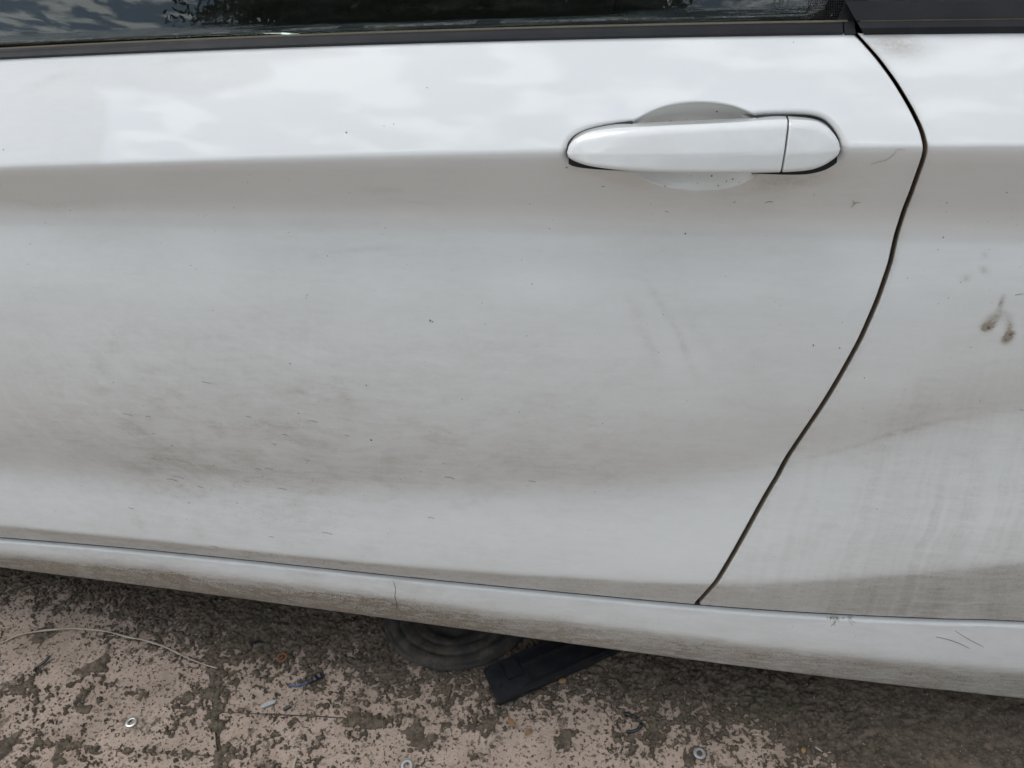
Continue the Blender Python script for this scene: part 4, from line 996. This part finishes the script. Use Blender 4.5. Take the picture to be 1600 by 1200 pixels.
flake('dead_leaf', 1255, 1174, .010, .007, 1.2, M['orange'], 'small orange leaf flake on the dark silt at lower right', 'leaf')
flake('dead_leaf', 879, 1066, .014, .009, .2, M['orange'], 'tan leaf flake beside the black bracket', 'leaf')
sliver('wood_splinter', [(464, 1184), (461, 1192), (459, 1206)], 3.5, .002, M['straw'], 'pale splinter at the bottom edge of the picture', 'splinter')
sliver('wood_splinter', [(1274, 1168), (1280, 1173), (1284, 1176)], 2.2, .0015, M['straw'], 'short pale splinter beside the orange leaf flake', 'splinter')
sliver('wood_splinter', [(1175, 1149), (1185, 1150)], 1.8, .0015, M['straw'], 'tiny pale splinter lying level on the dark silt', 'splinter')

# black plastic bracket poking out from under the sill
def bracket():
    e = empty('plastic_bracket', tuple(at_ground(830, 1060))); tag(e, 'flat black plastic bracket poking out from under the sill', 'bracket')
    hz = .020
    A, B, C_ = at_ground(752, 1046, hz), at_ground(777, 1098, hz), at_ground(958, 1018, hz)
    ud = C_-B; L = np.linalg.norm(ud)*1.5; ud /= np.linalg.norm(ud); vd = A-B; Wd = np.linalg.norm(vd); vd = vd-ud*(vd@ud); vd /= np.linalg.norm(vd); up_ = np.array([0, 0, 1.0])
    def blk(name, u0, u1, v0, v1, z0, z1, mat=M['plastic'], bev=.0015, parent=e):
        bm = bmesh.new(); bmesh.ops.create_cube(bm, size=1)
        for vv in bm.verts:
            u = u0+(vv.co.x+.5)*(u1-u0); v = v0+(vv.co.y+.5)*(v1-v0); z = z0+(vv.co.z+.5)*(z1-z0); vv.co = Vector(B+ud*u+vd*v+up_*(z-hz+0.0-u*0.0)); 
        bmesh.ops.recalc_face_normals(bm, faces=bm.faces); bmesh.ops.bevel(bm, geom=list(bm.edges), offset=bev, segments=2, affect='EDGES')
        me = bpy.data.meshes.new(name); bm.to_mesh(me); bm.free()
        for vv in me.vertices: vv.co.z += 0
        return link(name, me, mat, parent, smooth=False)
    blk('plate', 0, L, 0, Wd, .012, .020)
    blk('flange', 0.002, L, .0008, .0065, .003, .0125); blk('flange', 0.002, L, Wd-.007, Wd-.001, .003, .0125)
    blk('raised_pad', .030, .058, Wd*.42, Wd-.004, .0195, .0225); blk('raised_pad', .066, L, .010, Wd*.46, .0195, .0218); blk('rib', .060, L*.9, Wd*.62, Wd*.70, .0195, .0235, bev=.0008); blk('rib', .008, L, Wd-.0035, Wd-.0005, .0195, .0245, bev=.0008)
    blk('rib', .05, L*.8, .003, .007, .0195, .0235, bev=.0008)
    # moulded zig-zag mark
    for (u0, u1, v0, v1) in ((.018, .0195, .020, .034), (.0195, .026, .0325, .034), (.0125, .018, .020, .0215), (.0125, .014, .0215, .027)): blk('moulded_mark', u0, u1, v0, v1, .0198, .0209, bev=.0002)
bracket()
# round rubber pad, layered like a worn buffer, half under the sill
def pad():
    c = at_ground(712, 968); R_ = np.linalg.norm(at_ground(700, 1052)-c)*0.98
    prof = [(R_, 0), (R_*1.0, .005), (R_*.965, .010), (R_*.93, .0095), (R_*.91, .014), (R_*.80, .0165), (R_*.785, .0135), (R_*.765, .0165), (R_*.62, .0155), (R_*.60, .012), (R_*.585, .0145), (R_*.45, .0125), (R_*.43, .008), (R_*.30, .007), (R_*.28, .010), (R_*.12, .011), (R_*.001, .010)]
    n = 96; V = []; r = random.Random(5)
    P = np.zeros((len(prof), n+1, 3))
    for i, (rr, z) in enumerate(prof):
        for k in range(n+1):
            a = 2*math.pi*(k % n)/n; w = 1+.012*math.sin(3*a+1)+.006*math.sin(11*a+i); P[i, k] = (c[0]+rr*1.28*w*math.cos(a), c[1]+rr*w*math.sin(a), z*.85+.004+.0014*math.sin(5*a+i)+r.uniform(-.0004, .0004))
    o = grid_mesh('rubber_pad', P, M['tyre'], None); return tag(o, 'round ridged black rubber pad lying half under the sill', 'rubber pad')
pad()

# ------------------------------------------------------------------ trees across the yard, mirrored in the window; tall pair added to darken it
def grid_leaves(Q, parent):
    me = bpy.data.meshes.new('crown'); n = len(Q); me.vertices.add(n*4); me.vertices.foreach_set('co', Q.reshape(-1).astype(np.float32))
    me.loops.add(n*4); me.loops.foreach_set('vertex_index', np.arange(n*4, dtype=np.int32)); me.polygons.add(n); me.polygons.foreach_set('loop_start', np.arange(0, n*4, 4, dtype=np.int32)); me.update(calc_edges=True)
    return link('crown', me, M['foliage'], parent, smooth=False)
def tree(x, y, h, cr, seed, label):
    r = random.Random(seed); e = empty('tree', (x, y, -0.04)); tag(e, label, 'tree', 'trees across the yard')
    P = [(x, y, -.04), (x+.1, y, h*.25), (x-.05, y+.1, h*.5), (x+.1, y, h*.85)]; V, Fc = tube(P, [h*.035, h*.027, h*.018, h*.006], 9)
    for k in range(9):
        a = r.uniform(0, 6.28); z = h*r.uniform(.3, .65); l = cr*r.uniform(.6, .95); p2 = (x+math.cos(a)*l, y+math.sin(a)*l, z+l*.55); v2, f2 = tube([(x, y, z), (x+math.cos(a)*l*.5, y+math.sin(a)*l*.5, z+l*.35), p2], [h*.012, h*.008, h*.003], 6)
        Fc += [tuple(len(V)+t for t in f) for f in f2]; V += v2
    pydata('trunk', V, Fc, M['bark'], e)
    cl = []
    for _ in range(80 if h > 9 else 34):
        a = r.uniform(0, 6.28); q = r.random()**.5*cr*.85; zc_ = h*r.uniform(.30 if h > 9 else .38, .98); k = math.sqrt(max(.05, 1-((zc_/h-.62)/.42)**2)); cl.append((x+math.cos(a)*q*k, y+math.sin(a)*q*k, zc_, cr*r.uniform(.18, .34)*(1.15 if h > 9 else 1)))
    g_ = np.random.default_rng(seed); cl = np.array(cl); nL = 800; C_ = np.repeat(cl, nL, 0); n_ = len(C_)
    d = g_.normal(size=(n_, 3))*(1, 1, .8); d /= np.linalg.norm(d, axis=1)[:, None]; p = C_[:, :3] + d*(C_[:, 3]*g_.random(n_)**.4)[:, None]
    t = g_.normal(size=(n_, 3)); t /= np.linalg.norm(t, axis=1)[:, None]; u = np.cross(t, g_.normal(size=(n_, 3))); u /= np.linalg.norm(u, axis=1)[:, None]
    L = ((0.10 if h > 9 else 0.07)*g_.uniform(.7, 1.4, n_))[:, None]
    grid_leaves(np.stack([p-t*L, p+u*L*.45, p+t*L, p-u*L*.45], 1), e)
tree(-7.6, -16, 12.5, 4.6, 2, 'dense tall tree added to darken the reflection in the left half of the door window')
tree(-4.0, -15, 11.0, 4.4, 3, 'broad dark tree added to darken the reflection in the middle of the door window')
tree(-11.3, -19, 5.4, 1.7, 1, 'small tree mirrored towards the left of the door window')
tree(0.4, -17, 5.6, 2.0, 4, 'small tree mirrored right of the broad dark one')
tree(4.4, -18, 6.4, 2.4, 5, 'small tree mirrored towards the right end of the door window')
